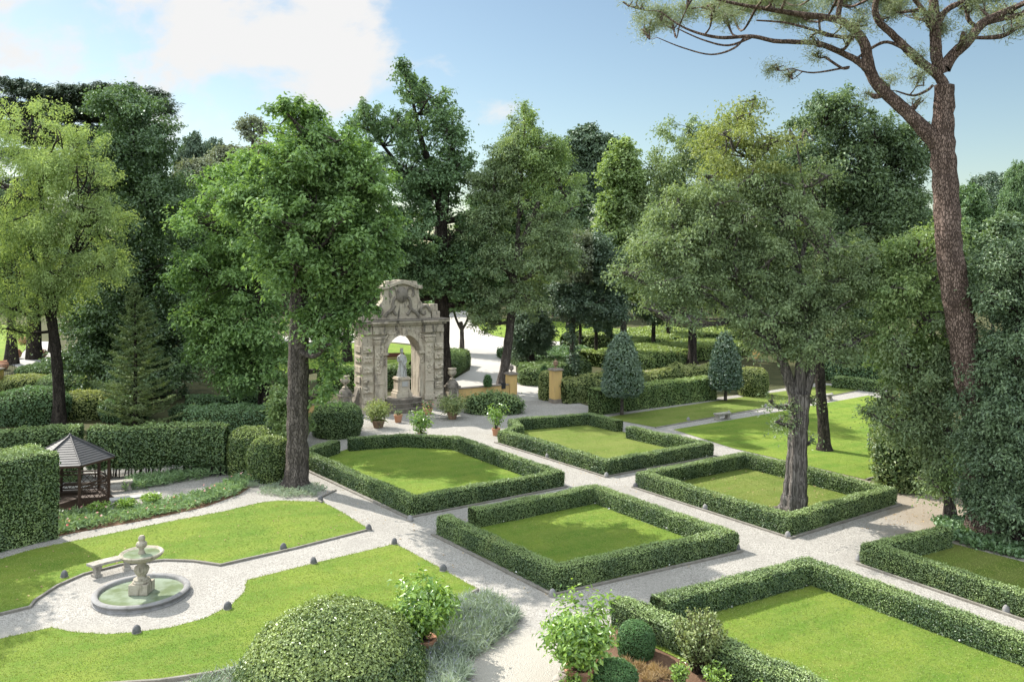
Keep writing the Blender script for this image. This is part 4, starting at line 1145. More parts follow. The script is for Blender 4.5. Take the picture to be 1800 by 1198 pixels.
arch_post(3.72, 'carved stone post with domed cap right of the arch', 'fluted stone urn on the post right of the arch')

# yellow walls and gate posts
def wall(name, a, b, h0, h1, label, th=.32):
    A, B = np.array(a), np.array(b); L = np.linalg.norm(B - A); ang = math.atan2(B[1] - A[1], B[0] - A[0])
    m = MB(); V = [(0, -th / 2, -.05), (L, -th / 2, -.05), (L, th / 2, -.05), (0, th / 2, -.05), (0, -th / 2, h0), (L, -th / 2, h1), (L, th / 2, h1), (0, th / 2, h0)]
    m.add(V, [(3, 2, 1, 0), (4, 5, 6, 7), (0, 1, 5, 4), (1, 2, 6, 5), (2, 3, 7, 6), (3, 0, 4, 7)])
    o = m.build(name, 'yellow', None, (A[0], A[1], 0), rz=ang)
    c = MB(); t = th / 2 + .05
    c.add([(0, -t, h0 + .002), (L, -t, h1 + .002), (L, t, h1 + .002), (0, t, h0 + .002), (0, -t, h0 + .07), (L, -t, h1 + .07), (L, t, h1 + .07), (0, t, h0 + .07)], [(3, 2, 1, 0), (4, 5, 6, 7), (0, 1, 5, 4), (1, 2, 6, 5), (2, 3, 7, 6), (3, 0, 4, 7)])
    c.build('coping', 'capstone', o, bevel=.012)
    return tag(o, label, 'wall')
w0 = arch_world(4.12, .35)
wall('yellow_wall', w0[:2], (-.30, 61.6), 1.05, 1.0, 'low yellow plastered wall between arch and gate')
wall('yellow_wall', (3.3, 60.3), (15.2, 68.5), 1.42, 1.5, 'long yellow plastered wall behind the bumpy shrub row')
wall('yellow_wall', arch_world(-4.3, .35)[:2], (-13.2, 53.6), .85, .85, 'short yellow wall stub left of the arch')
def gate_post(loc, w, h, label, ulabel, rz, us=.72):
    root = empty('gate_post', (*loc, 0), label, 'gate post', 'yellow gate posts', rz)
    b = MB(); b.box((0, 0, .14), (w + .06, w + .06, .28)); b.build('plinth', 'capstone', root, bevel=.01)
    b = MB(); b.box((0, 0, .28 + (h - .28) / 2), (w, w, h - .28)); b.build('shaft', 'yellow', root, bevel=.01)
    b = MB(); b.box((0, 0, h + .05), (w + .16, w + .16, .10)); b.box((0, 0, h + .12), (w, w, .05)); b.build('cap', 'capstone', root, bevel=.012)
    return urn('finial_urn', (*loc, h + .13), us, ulabel, 'urnstone' if loc[0] > 1 else 'capstone', 'urns on the gate posts')
gate_post((3.04, 59.9), .66, 2.25, 'tall sunlit yellow gate post right of the drive', 'small reddish lidded urn on the tall yellow gate post', R(30))
gate_post((-.05, 61.9), .62, 1.70, 'yellow gate post behind the leaning trunk', 'small grey lidded urn on the gate post behind the leaning trunk', R(30))
lb = MB(); lb.box((0, 0, 0), (.34, .14, .42)); lb.box((0, -.08, .1), (.22, .03, .03)); tag(lb.build('letter_box', 'letterbox', None, (-.62, 61.20, .98), bevel=.02, rz=R(35)), 'small black box mounted beside the gate post', 'letter box')
gate_post((at(1333, 600, 84)[0], 84), .75, 1.75, 'distant yellow post half hidden behind the big fluted tree', 'little urn on the distant yellow post', R(30))
gate_post((at(-8, 600, 65.5)[0], 65.5), .85, 1.55, 'yellow pillar cut by the picture edge beside the far lawn', 'urn on the yellow pillar beside the far lawn', R(10), .8)
bush('wall_topiary', (at(857, 670, 60.3)[0], 60.3, 1.06), .28, .28, .85, 'small dark flame-shaped topiary rising behind the low yellow wall', 'tightball', 81, .07, 900, 'topiary', power=1.9, bump=.05)

# ================================================================== FOUNTAIN
def fountain():
    x, y, _ = gp(249, 1047); root = empty('fountain', (x, y, 0), 'round two-tier stone fountain with a low water basin on the gravel circle', 'fountain')
    b = MB(); r = 1.31
    prof = [(r + .05, 0), (r + .05, .035), (r + .0, .055), (r - .01, .09), (r + .04, .13), (r + .05, .17), (r + .02, .205), (r - .04, .215), (r - .10, .205), (r - .135, .17), (r - .15, .02)]
    V = MB(); V.lathe(prof, 72); V.build('basin', 'greystone', root, smooth=True)
    w = MB(); w.lathe([(r - .14, .11), (.0, .111)], 60); w.build('water', 'water', root)
    p = MB(); p.box((0, 0, .27), (.56, .56, .30)); p.build('plinth', 'fountain_stone', root, bevel=.015)
    s = MB(); s.lathe([(.25, .42), (.26, .46), (.22, .50), (.23, .53), (.15, .57), (.12, .62), (.17, .70), (.21, .80), (.19, .88), (.13, .93), (.10, .98), (.10, 1.02), (.16, 1.06)], 48, (0, 0, 0), .07, 12, (.64, .90))
    s.build('stem', 'fountain_stone', root, smooth=True)
    u = MB(); R_ = .61
    u.lathe([(.14, 1.04), (.30, 1.07), (.47, 1.13), (.57, 1.20), (R_, 1.255), (R_ + .015, 1.285), (R_ - .02, 1.315), (R_ - .07, 1.30), (.45, 1.22), (.2, 1.18), (.0, 1.175)], 64)
    bowl = u.build('upper_bowl', 'fountain_stone', root, smooth=True)
    w = MB(); w.lathe([(.53, 1.268), (.0, 1.269)], 48); w.build('water', 'water', bowl)
    f = MB(); f.lathe([(.09, 1.24), (.10, 1.30), (.07, 1.36), (.075, 1.42), (.13, 1.48), (.155, 1.55), (.13, 1.61), (.09, 1.63), (.08, 1.66), (.10, 1.70), (.095, 1.75), (.06, 1.80), (.0, 1.81)], 24, (0, 0, 0), .10, 7, (1.44, 1.6))
    f.build('finial', 'fountain_stone', root, smooth=True)
fountain()
def curved_bench():
    fx, fy, _ = gp(249, 1047); rr = 2.62; a0, a1 = R(118), R(148)
    root = empty('stone_bench', (fx, fy, 0), 'curved stone bench on two legs behind the fountain', 'bench')
    n = 12; V, Fs = [], []
    for k in range(n + 1):
        a = a0 + (a1 - a0) * k / n
        for r_, z in ((rr - .2, .36), (rr - .2, .44), (rr + .2, .44), (rr + .2, .36)): V.append((r_ * math.cos(a), r_ * math.sin(a), z))
    for k in range(n):
        for j in range(4): Fs.append((k * 4 + j, (k * 4 + (j + 1) % 4), (k + 1) * 4 + (j + 1) % 4, (k + 1) * 4 + j))
    Fs += [(3, 2, 1, 0), (n * 4, n * 4 + 1, n * 4 + 2, n * 4 + 3)]
    b = MB(); b.add(V, Fs); b.build('seat', 'benchstone', root, bevel=.012)
    for a in (a0 + R(5), a1 - R(5)):
        l = MB(); l.box((rr * math.cos(a), rr * math.sin(a), .30), (.30, .20, .12), a); l.box((rr * math.cos(a), rr * math.sin(a), .17), (.20, .16, .20), a); l.box((rr * math.cos(a), rr * math.sin(a), .04), (.32, .22, .09), a)
        l.build('leg', 'benchstone', root, bevel=.015)
curved_bench()
def bench(px, py, ang, L, label, mat='benchstone', h=.42, legs=True, group=None):
    x, y, _ = gp(px, py); root = empty('stone_bench', (x, y, 0), label, 'bench', group, ang)
    b = MB(); b.box((0, 0, h - .04), (L, .42, .09)); b.build('seat', mat, root, bevel=.015)
    for s in (-1, 1):
        l = MB(); l.box((s * L * .36, 0, (h - .09) * .5), (.16, .30, h - .09)); l.box((s * L * .36, 0, .05), (.24, .38, .10)); l.box((s * L * .36, 0, h - .13), (.22, .36, .08)); l.build('leg', mat, root, bevel=.02)
bench(1270, 737, R(30), 1.15, 'stone bench on the narrow far path before the strip lawn')
bench(1452, 703, R(30), 1.1, 'stone bench half hidden behind the dark trunk on the far path')
bench(208, 862, R(25), 1.15, 'pale stone bench right beside the summerhouse')
bench(238, 886, R(28), 1.9, 'long low slab bench behind the flower bed', 'paleslab', .34)

# garden lamps: rough stone-like covers
def lamp(px, py, label, s=1.0, z=0.0, pale=False):
    x, y, _ = gp(px, py); rng = np.random.RandomState(int(px * 7 + py))
    b = MB(); b.lathe([(.14, 0), (.15, .06), (.14, .14), (.11, .21), (.065, .26), (.0, .28)], 12, sx=1, sy=.85)
    b.v = [(vx * (1 + rng.uniform(-.10, .10)) * s, vy * (1 + rng.uniform(-.10, .10)) * s, vz * s) for vx, vy, vz in b.v]
    o = b.build('garden_lamp', 'greystone' if pale else 'lampmetal', None, (x, y, z), smooth=True, rz=rng.rand() * 6)
    r = MB(); r.lathe([(.15 * s, -.02), (.16 * s, .02), (.145 * s, .035)], 12); r.build('base', 'kerbstone', o)
    return tag(o, label, 'garden lamp', 'low stone-like garden lamp covers')
for px, py, lab, pale in ((971, 1047, 'grey lamp cover at the front corner of the central square', True), (721, 915, 'grey lamp cover at the front corner of the square below the arch', True), (1066, 838, 'grey lamp cover at the front corner of the square nearest the gate', True),
                          (1385, 944, 'grey lamp cover at the front corner of the square with the fluted trunk', True), (1509, 985, 'grey lamp cover at the corner of the shaded square', True), (1769, 1076, 'grey lamp cover along the long path near the picture edge', True),
                          (1296, 966, 'dark lamp cover at the side corner of the central square', False), (1117, 857, 'dark lamp cover at the left corner of the square with the fluted trunk', False), (962, 804, 'lamp cover half way along the hedge of the gate square', True), (1240, 895, 'lamp cover half way along the hedge of the tree square', True),
                          (648, 931, 'dark lamp cover on the tip of the lawn behind the fountain', False), (693, 956, 'dark lamp cover on the tip of the front lawn', False), (779, 1003, 'dark lamp cover on the front lawn edge toward the lavender', False), (551, 990, 'dark lamp cover on the lawn edge beside the straight path', False),
                          (498, 965, 'dark lamp cover across the straight path on the rear lawn', False), (400, 1070, 'dark lamp cover on the curve right of the fountain', False), (240, 1112, 'dark lamp cover in front of the fountain', False), (113, 1014, 'dark lamp cover left of the curved bench', False),
                          (563, 880, 'dark lamp cover by the short edging near the tall trunk', False), (1210, 739, 'pale lamp cover left of the far bench', True), (1281, 727, 'pale lamp cover right of the far bench', True), (1346, 715, 'pale lamp cover in the middle of the strip lawn edge', True),
                          (1462, 695, 'pale lamp cover behind the dark trunk', True), (1511, 686, 'pale lamp cover on the far tip of the strip lawn', True)):
    lamp(px, py, lab, .82, 0.0, pale)

# ================================================================== SUMMERHOUSE
def summerhouse():
    root = empty('summerhouse', (-18.2, 35.4, 0), 'small hexagonal dark wooden summerhouse with grey boarded roof', 'summerhouse', None, R(-50))
    V6 = lambda r: [(r * math.cos(R(60 * k)), r * math.sin(R(60 * k))) for k in range(6)]
    fl = MB(); fl.prism(V6(1.72), -.02, .12); fl.build('floor', 'wood', root, bevel=.01)
    P = V6(1.5)
    for x, y in P:
        b = MB(); b.box((x, y, .97), (.10, .10, 1.72), math.atan2(y, x)); b.build('post', 'wood', root, bevel=.008)
    tb = MB()
    for k in range(6):
        (x0, y0), (x1, y1) = P[k], P[(k + 1) % 6]
        tb.box(((x0 + x1) / 2, (y0 + y1) / 2, 1.76), (1.42, .08, .10), math.atan2(y1 - y0, x1 - x0))
    tb.build('top_beam', 'wood', root)
    for k in range(6):
        if k == 5: continue        # the entrance side
        (x0, y0), (x1, y1) = P[k], P[(k + 1) % 6]; a = np.array([x0, y0]); d = np.array([x1 - x0, y1 - y0])
        def pt(u, z): q = a + d * u; return (q[0], q[1], z)
        g = MB(); ang = math.atan2(d[1], d[0])
        for z in (.22, .82, .95): q = pt(.5, z); g.box(q, (1.40, .045, .05), ang)
        nn = 5
        for i in range(nn):
            g.tube([pt(.04 + .92 * i / nn, .22), pt(.04 + .92 * (i + 1) / nn, .52), pt(.04 + .92 * i / nn, .82)], .014, 5)
            g.tube([pt(.04 + .92 * (i + 1) / nn, .22), pt(.04 + .92 * i / nn, .52), pt(.04 + .92 * (i + 1) / nn, .82)], .014, 5)
        g.build('railing', 'wood', root)
    # an inner bench along the back
    ib = MB()
    for k in (2, 3):
        (x0, y0), (x1, y1) = P[k], P[(k + 1) % 6]
        ib.box(((x0 + x1) / 2 * .84, (y0 + y1) / 2 * .84, .46), (1.2, .36, .05), math.atan2(y1 - y0, x1 - x0))
    ib.build('inner_bench', 'wood', root)
    rf = MB(); E = V6(1.72); nb = 13; z0, z1 = 1.80, 2.74
    for k in range(6):
        (x0, y0), (x1, y1) = E[k], E[(k + 1) % 6]
        for i in range(nb):
            t0, t1 = i / nb, (i + 1) / nb + .012; s0, s1 = 1 - t0, max(0.0, 1 - t1)
            za, zb = z0 + (z1 - z0) * t0 + .018, z0 + (z1 - z0) * t1
            q = [(x0 * s0, y0 * s0, za), (x1 * s0, y1 * s0, za), (x1 * s1, y1 * s1, zb), (x0 * s1, y0 * s1, zb), (x0 * s0, y0 * s0, za - .03), (x1 * s0, y1 * s0, za - .03)]
            rf.add(q, [(0, 1, 2, 3), (4, 5, 1, 0)])
    roof = rf.build('roof', 'slate', root)
    rc = MB()
    for x, y in E: rc.tube([(x * 1.01, y * 1.01, z0 + .02), (0, 0, z1 + .02)], .035, 6)
    rc.build('ridge_cap', 'slate', roof)
    fb = MB()
    for k in range(6):
        (x0, y0), (x1, y1) = E[k], E[(k + 1) % 6]; fb.box(((x0 + x1) / 2 * .99, (y0 + y1) / 2 * .99, 1.765), (1.72, .03, .07), math.atan2(y1 - y0, x1 - x0))
    fb.build('fascia', 'wood', roof)
    fn = MB(); fn.lathe([(.07, z1 - .03), (.06, z1 + .05), (.03, z1 + .08), (0, z1 + .09)], 10); fn.build('finial', 'slate', roof, smooth=True)
summerhouse()

# ================================================================== POTS AND POTTED PLANTS
def pot_prof(r, h): return [(r * .68, 0), (r * .72, .01), (r * .90, h * .62), (r * .95, h * .78), (r * 1.04, h * .80), (r * 1.06, h * .97), (r * 1.0, h), (r * .88, h * .99), (r * .86, h * .86)]
def potted(name, loc, r, h, cr, z0, z1, label, mat, seed, leaf=.10, cover=2.0, per=9, clump=.2, cat='potted plant', group=None, stems=5, potmat='terracotta', spiky=0, aspect=.5, flat=.9, flower=None):
    rng = np.random.RandomState(seed); root = empty(name, loc, label, cat, group)
    b = MB(); b.lathe(pot_prof(r, h), 28); pot = b.build('pot', potmat, root, smooth=True)
    s = MB(); s.lathe([(r * .87, h * .90), (0, h * .91)], 20); s.build('soil', 'mulch', pot)
    c = np.array([0, 0, (z0 + z1) / 2]); rr = np.array([cr, cr, (z1 - z0) / 2])
    nc = int(cover * 4 * cr * cr / (clump ** 2)); d = unit(rng.normal(size=(nc, 3))); pts = c + d * rng.uniform(0, 1, (nc, 1)) ** .45 * rr
    pts[:, :2] *= (0.50 + .55 * np.clip((pts[:, 2:3] - z0) / (z1 - z0), 0, 1)) * (1 + .18 * snoise(pts, 3 / cr, seed))[:, None]
    pts = pts[snoise(pts, 2.2 / cr, seed + 1) > -.75]
    for k in range(spiky):
        a = rng.uniform(0, 6.28); q = np.array([cr * .75 * math.cos(a) * rng.rand() ** .5, cr * .75 * math.sin(a) * rng.rand() ** .5, z1 - .05])
        L = rng.uniform(.15, .32); pts = np.vstack([pts] + [(q + np.array([.1 * t * math.cos(a), .1 * t * math.sin(a), L * t]))[None] for t in np.linspace(0, 1, 4)])
    nc = len(pts)
    g = rng.normal(size=(nc, per, 3)) * clump * np.array([.5, .5, .5 * flat]); P = (pts[:, None] + g).reshape(-1, 3)
    nn = unit(unit(P - c) * .5 + np.array([0, 0, .55]) + rng.normal(size=P.shape) * .5)
    q, f = leaf_quads(P, nn, leaf * rng.uniform(.6, 1.25, len(P)), rng, aspect, .14, unit(g.reshape(-1, 3)) + rng.normal(size=P.shape) * .5)
    ti = np.clip(np.repeat(rng.uniform(.2, .8, nc), per) + rng.uniform(-.3, .3, len(P)), 0, 1)
    ch = [(q, f, 0, ti, False)]; mats = [mat]
    if flower:
        n = 30; C = c + unit(rng.normal(size=(n, 3)) + np.array([0, 0, .6])) * rr; q, f = leaf_quads(C, unit(rng.normal(size=(n, 3))), np.full(n, leaf * .8), rng, .9)
        ch.append((q, f, 1, rng.rand(n), False)); mats.append(flower)
    st = []
    for k in range(stems):
        a = rng.uniform(0, 6.28); e = np.array([cr * .55 * math.cos(a), cr * .55 * math.sin(a), z0 + (z1 - z0) * rng.uniform(.4, .8)])
        v, ff = tube_arrays(np.array([[.04 * math.cos(a), .04 * math.sin(a), h * .85], e * np.array([.3, .3, .7]), e]), [.028, .02, .008], 6); st.append((v, ff, 0, .5, True))
    for p in pts[::4]:
        e = np.array([p[0] * .35, p[1] * .35, max(h * .9, p[2] - .35)]); v, ff = tube_arrays(np.array([e, (e + p) / 2 + rng.normal(0, .02, 3), p]), [.012, .009, .004], 4); st.append((v, ff, 0, .5, True))
    mesh_obj('stems', st, ['twig'], root)
    mesh_obj('foliage', ch, mats, root)
    return root
PG = 'potted shrubs along the paths'
potted('potted_lemon_tree', gp(743, 1150), .34, .44, .92, .62, 1.68, 'bright citrus shrub in a terracotta pot between dome bush and lavender', 'citrus', 101, .15, 5.5, 13, .24, group=PG, stems=7, spiky=5)
potted('potted_lemon_tree', gp(1018, 1205), .34, .46, 1.02, .6, 1.66, 'large sunlit citrus shrub in a terracotta pot right of the path', 'citrus', 102, .15, 5.5, 13, .25, group=PG, stems=7, spiky=7)
potted('potted_lemon_tree', gp(872, 765), .24, .42, .62, .62, 1.85, 'small citrus tree in a terracotta pot at the corner of the gate square', 'citrus', 103, .16, 2.8, 11, .26, group=PG)
potted('potted_lemon_tree', gp(741, 770), .30, .30, .82, .35, 1.65, 'pale green loose shrub in a pot behind the hedge before the arch', 'citrus', 104, .17, 2.6, 10, .28, group=PG, potmat='paleslab')
potted('potted_shrub', gp(665, 751), .38, .45, .92, .30, 1.58, 'bushy yellowish shrub in a large pot at the left foot of the arch', 'yellowgreen', 105, .13, 4.0, 12, .28, group=PG, potmat='urnstone')
potted('potted_shrub', gp(700, 742), .26, .48, .30, .45, .75, 'terracotta pot with low greenery before the arch steps', 'box', 106, .10, 1.5, 8, .2, group=PG)
potted('potted_flowers', gp(752, 728), .30, .42, .38, .38, .85, 'terracotta pot of reddish flowers right of the arch steps', 'box', 107, .11, 2.0, 8, .2, group=PG, flower='petal')
potted('potted_shrub', gp(795, 736), .34, .50, 1.12, .35, 1.42, 'wide dark shrub in a brown pot at the right foot of the arch', 'reddish', 108, .13, 4.5, 12, .3, group=PG, potmat='urnstone')
x_, y_, _ = gp(868, 728)
bush('wall_bush', (x_, y_ + .6, 0), 1.9, 1.0, 1.22, 'wide spreading bush before the low yellow wall', 'box_far', 109, .13, 260, 'bush', bump=.16, tufts=.25, jit=.08, power=2.0)
FP = 'terracotta pots along the far left path'
for px, py, s, lab in ((28, 630, .55, 'large round terracotta jar beside the far lawn'), (75, 627, .45, 'terracotta jar right of the pale paved path'), (40, 605, .5, 'terracotta jar farther up the pale path under drooping leaves'), (5, 650, .5, 'terracotta jar on the near corner by the yellow pillar')):
    x, y, _ = gp(px, py); b = MB(); b.lathe([(.5 * s, 0), (.85 * s, .35 * s), (1.0 * s, .9 * s), (.85 * s, 1.35 * s), (.62 * s, 1.55 * s), (.72 * s, 1.66 * s), (.6 * s, 1.68 * s), (.5 * s, 1.5 * s)], 18)
    tag(b.build('terracotta_jar', 'terracotta', None, (x, y, 0), smooth=True), lab, 'jar', FP)
def railing():
    x, y, _ = gp(14, 660); root = empty('iron_railing', (x, y, 0), 'low black iron railing beside the yellow pillar', 'railing', None, R(10))
    b = MB()
    for k in range(9): b.tube([(k * .14 - .6, 0, 0), (k * .14 - .6, 0, .95)], .014, 5)
    b.build('bars', 'iron', root); b = MB(); b.tube([(-.65, 0, .9), (.6, 0, .9)], .02, 6); b.tube([(-.65, 0, .15), (.6, 0, .15)], .02, 6); b.build('rail', 'iron', root)
railing()
def lawn_bench():
    x, y, _ = gp(694, 638); root = empty('garden_bench', (x, y, 0), 'dark red wooden bench on the lawn seen through the arch', 'bench', None, R(15))
    b = MB(); b.box((0, 0, .45), (1.9, .5, .06)); b.build('seat', 'redwood', root); b = MB(); b.box((0, .26, .75), (1.9, .05, .42)); b.build('backrest', 'redwood', root)
    for s in (-1, 1):
        for q in (-.2, .2): l = MB(); l.box((s * .85, q, .21), (.07, .07, .42)); l.build('leg', 'redwood', root)
lawn_bench()

# ================================================================== FRONT PLANTING
x_, y_, _ = gp(583, 1212)
bush('dome_bush', (x_, y_ + .1, 0), 2.16, 2.16, 1.84, 'great clipped dome of glossy pale-edged leaves at the front', 'variegated', 111, .066, 2600, 'bush', power=0, bump=.035, tufts=.14, jit=.045, aspect=.6)
for (px, py, r, h, lab, sd) in ((1120, 1160, .46, .82, 'tight dark green box ball beside the large citrus shrub', 112), (1083, 1218, .52, .56, 'second tight box ball at the bottom of the mulched bed', 113)):
    x, y, _ = gp(px, py); bush('box_ball', (x, y + r * .6, 0), r, r, h, lab, 'tightball', sd, .04, 4200, 'bush', 'tight box balls in the mulched bed', power=2.4, bump=.02, tufts=.01, jit=.015)
def loose_shrub(name, loc, r, h, label, mat, seed, leaf, nst, per=14, cat='shrub', group=None, aspect=.5, spread=.8, mat2=None):
    """upright stems with leaves along them"""
    rng = np.random.RandomState(seed); root = empty(name, loc, label, cat, group); st, C, N_, T_ = [], [], [], []
    for k in range(nst):
        a = rng.uniform(0, 6.28); rad = r * rng.rand() ** .6; hh = h * rng.uniform(.65, 1.0) * (1 - .25 * (rad / r) ** 2)
        p0 = np.array([rad * .35 * math.cos(a), rad * .35 * math.sin(a), 0]); p2 = np.array([rad * math.cos(a), rad * math.sin(a), hh]); p1 = (p0 + p2) / 2 + np.array([0, 0, .12 * h])
        v, f = tube_arrays(np.array([p0, p1, p2]), [.013, .009, .004], 5); st.append((v, f, 0, .5, True))
        t = rng.uniform(.2, 1.0, (per, 1)); p = (1 - t) ** 2 * p0 + 2 * t * (1 - t) * p1 + t * t * p2
        o = unit(rng.normal(size=(per, 3))) * leaf * .6; C.append(p + o); T_.append(o / leaf + rng.normal(0, .3, (per, 3))); N_.append(unit(rng.normal(size=(per, 3)) * .6 + np.array([0, 0, .7])))
    C = np.vstack(C); q, f = leaf_quads(C, np.vstack(N_), leaf * rng.uniform(.6, 1.25, len(C)), rng, aspect, .12, np.vstack(T_))
    mesh_obj('stems', st, ['twig'], root); ti = np.clip(C[:, 2] / h * .4 + rng.uniform(0, .6, len(C)), 0, 1)
    mesh_obj('foliage', [(q, f, 0, ti, False)], [mat], root)
    return root
x_, y_, _ = gp(1232, 1178)
loose_shrub('red_tipped_shrub', (x_, y_, 0), .72, 1.55, 'loose shrub with reddish tips rising over the uneven hedge', 'reddish', 114, .09, 150, 34)
SG = 'small green shrubs in the mulched bed'
for i, (px, py, r, h, lab) in enumerate(((1195, 1212, .25, .75, 'slim bright green shrub at the bottom edge, left one'), (1262, 1212, .42, .62, 'low bright green shrub under the red-tipped shrub'), (1340, 1230, .3, .5, 'dark low shrub beside the foot of the uneven hedge'), (1010, 1232, .55, .62, 'leafy bright shrub at the bottom edge before the citrus pot'))):
    x, y, _ = gp(px, py); loose_shrub('green_shrub', (x, y, 0), r, h, lab, 'citrus', 120 + i, .09, 46, 16, group=SG)
TG = 'dry grass tufts in the mulched bed'
for i, (px, py, lab) in enumerate(((1122, 1178, 'dry brown grass tuft in front of the tight box ball'), (1150, 1182, 'dry brown grass tuft in the middle of the mulch'), (1098, 1170, 'dry brown grass tuft by the citrus pot'), (1140, 1196, 'dry brown grass tuft nearest the bottom edge'), (1168, 1190, 'dry brown grass tuft beside the slim green shrub'), (1062, 1166, 'dry brown grass tuft between citrus pot and box ball'))):
    rng = np.random.RandomState(140 + i); n = 260; x, y, _ = gp(px, py)
    d = unit(rng.normal(size=(n, 3)) * np.array([.55, .55, .2]) + np.array([0, 0, .75])); L = rng.uniform(.18, .32, n)
    C = np.column_stack([rng.normal(0, .06, n), rng.normal(0, .06, n), np.zeros(n)]) + d * L[:, None] * .5
    q, f = leaf_quads(C, unit(rng.normal(size=(n, 3))), L, rng, .07, .03, d)
    tag(mesh_obj('grass_tuft', [(q, f, 0, rng.rand(n), False)], ['straw'], None, (x, y, 0)), lab, 'grass tuft', TG)
rng_ = np.random.RandomState(9)
SGp = 'rough edging stones by the citrus pot'
for i, (px, py, s, lab) in enumerate(((992, 1180, .17, 'pale rough edging stone left of the citrus pot'), (985, 1195, .2, 'larger rough edging stone at the bottom edge of the path'), (1000, 1170, .12, 'smallest rough edging stone, farthest from the bottom edge'), (982, 1210, .22, 'rough edging stone cut by the bottom edge'))):
    x, y, _ = gp(px, py); b = MB(); b.lathe([(.6, -.2), (1.0, .1), (.9, .5), (.5, .8), (0, .86)], 9); b.v = [(vx * s * (1 + rng_.uniform(-.2, .2)), vy * s * (1 + rng_.uniform(-.2, .2)), vz * s * (.8 + rng_.uniform(-.12, .12))) for vx, vy, vz in b.v]
    tag(b.build('edging_stone', 'benchstone', None, (x, y, 0), smooth=True), lab, 'stone', SGp)

def lavender(pix, seed, label, dens=5.5, hgt=.5):
    rng = np.random.RandomState(seed); poly = [gp(x, y)[:2] for x, y in pix]; Pc = scatter_poly(poly, dens, rng)
    C, L, D, mt = [], [], [], []
    for p in Pc:
        n = 230; s = rng.uniform(.75, 1.15)
        d = unit(rng.normal(size=(n, 3)) * np.array([.62, .62, .25]) + np.array([0, 0, .62])); l = rng.uniform(.22, hgt, n) * s
        base = np.column_stack([p[0] + rng.normal(0, .10, n), p[1] + rng.normal(0, .10, n), np.full(n, .03)])
        C.append(base + d * l[:, None] * .55); L.append(l * .9); D.append(d); mt.append(np.zeros(n, int))
        k = rng.rand(n) < .10; C.append((base + d * (l[:, None] + .05))[k]); L.append(np.full(k.sum(), .09)); D.append(d[k]); mt.append(np.ones(k.sum(), int))
    C = np.vstack(C); L = np.concatenate(L); D = np.vstack(D); mt = np.concatenate(mt); n = len(C)
    q, f = leaf_quads(C, unit(rng.normal(size=(n, 3)) + np.array([0, 0, .3])), L, rng, .07, .02, D)
    asp = np.clip(.4 + .35 * snoise(C, 1.6, seed) + rng.uniform(-.3, .3, n), 0, 1)
    tag(mesh_obj('lavender', [(q, f, mt, asp, False)], ['lavender', 'lavender_flower']), label, None, None, 'stuff')
lavender([(690, 1112), (790, 1078), (838, 1050), (870, 1060), (897, 1086), (888, 1106), (815, 1160), (785, 1250), (640, 1250), (660, 1160)], 131, 'grey-green lavender bank right of the dome bush', 15)
lavender([(318, 1215), (400, 1196), (470, 1170), (460, 1250), (310, 1250)], 132, 'lavender left of the dome bush', 6, .6)
lavender([(372, 882), (380, 866), (420, 856), (450, 846), (500, 866)], 133, 'grey-leaved edging plants', 1, .2)

# flower bed and ground plants
def bed(pix, seed, label, mat, dens, h, leaf, aspect, flower=None, fl=0):
    rng = np.random.RandomState(seed); poly = [gp(x, y)[:2] for x, y in pix]; Pc = scatter_poly(poly, dens, rng); n0 = len(Pc); per = 9
    hh = h * (0.65 + .5 * np.clip(snoise(np.column_stack([Pc, np.zeros(n0)]), 1.3, seed) + .5, 0, 1))
    d = unit(rng.normal(size=(n0 * per, 3)) * np.array([.6, .6, .3]) + np.array([0, 0, .55])); l = leaf * rng.uniform(.6, 1.3, n0 * per)
    base = np.column_stack([np.repeat(Pc, per, axis=0) + rng.normal(0, .06, (n0 * per, 2)), np.repeat(hh, per) * rng.rand(n0 * per) * .7])
    C = base + d * l[:, None] * .5
    q, f = leaf_quads(C, unit(rng.normal(size=C.shape) * .7 + np.array([0, 0, .5])), l, rng, aspect, .08, d)
    ti = np.clip(np.repeat(rng.rand(n0), per) * .6 + rng.uniform(-.1, .4, n0 * per), 0, 1); ch = [(q, f, 0, ti, False)]; mats = [mat]
    if fl:
        k = rng.randint(0, n0, fl); c2 = np.column_stack([Pc[k], hh[k] + .04]); q, f = leaf_quads(c2, unit(rng.normal(size=(fl, 3)) * .5 + np.array([0, -.3, 1])), rng.uniform(.06, .12, fl), rng, .9); ch.append((q, f, 1, rng.rand(fl), False)); mats.append(flower)
    tag(mesh_obj('bed_leaves', ch, mats), label, None, None, 'stuff')
bed([(95, 942), (150, 931), (260, 911), (360, 889), (418, 868), (452, 846), (440, 830), (395, 853), (380, 864), (290, 886), (200, 902), (105, 908)], 151, 'mixed iris and perennial leaves along the curved path', 'iris', 52, .34, .22, .22, 'petal', 45)
bed([(216, 866), (330, 846), (438, 826), (430, 815), (330, 830), (225, 850)], 152, 'iris leaves in front of the stemmed hedge', 'iris', 40, .36, .30, .18)
bed([(455, 868), (462, 856), (500, 850), (560, 852), (574, 862), (560, 872), (500, 876)], 153, 'low grassy plants round the foot of the tall trunk', 'lavender', 60, .16, .14, .22)
bed([(1640, 915), (1700, 912), (1830, 925), (1860, 985), (1790, 982), (1700, 962), (1655, 945)], 154, 'ivy ground cover at the foot of the dark evergreen', 'ivy', 60, .32, .16, .7)
BB = 'round green perennials in the flower bed'
for i, (px, py, r, lab) in enumerate(((220, 897, .48, 'rounded bright perennial clump before the low slab bench'), (264, 888, .45, 'rounded bright perennial clump farther right along the bed'), (175, 904, .5, 'rounded bright perennial clump next to the summerhouse'))):
    x, y, _ = gp(px, py); loose_shrub('perennial_clump', (x, y, 0), r, .5, lab, 'citrus', 160 + i, .11, 120, 14, 'plant', BB)

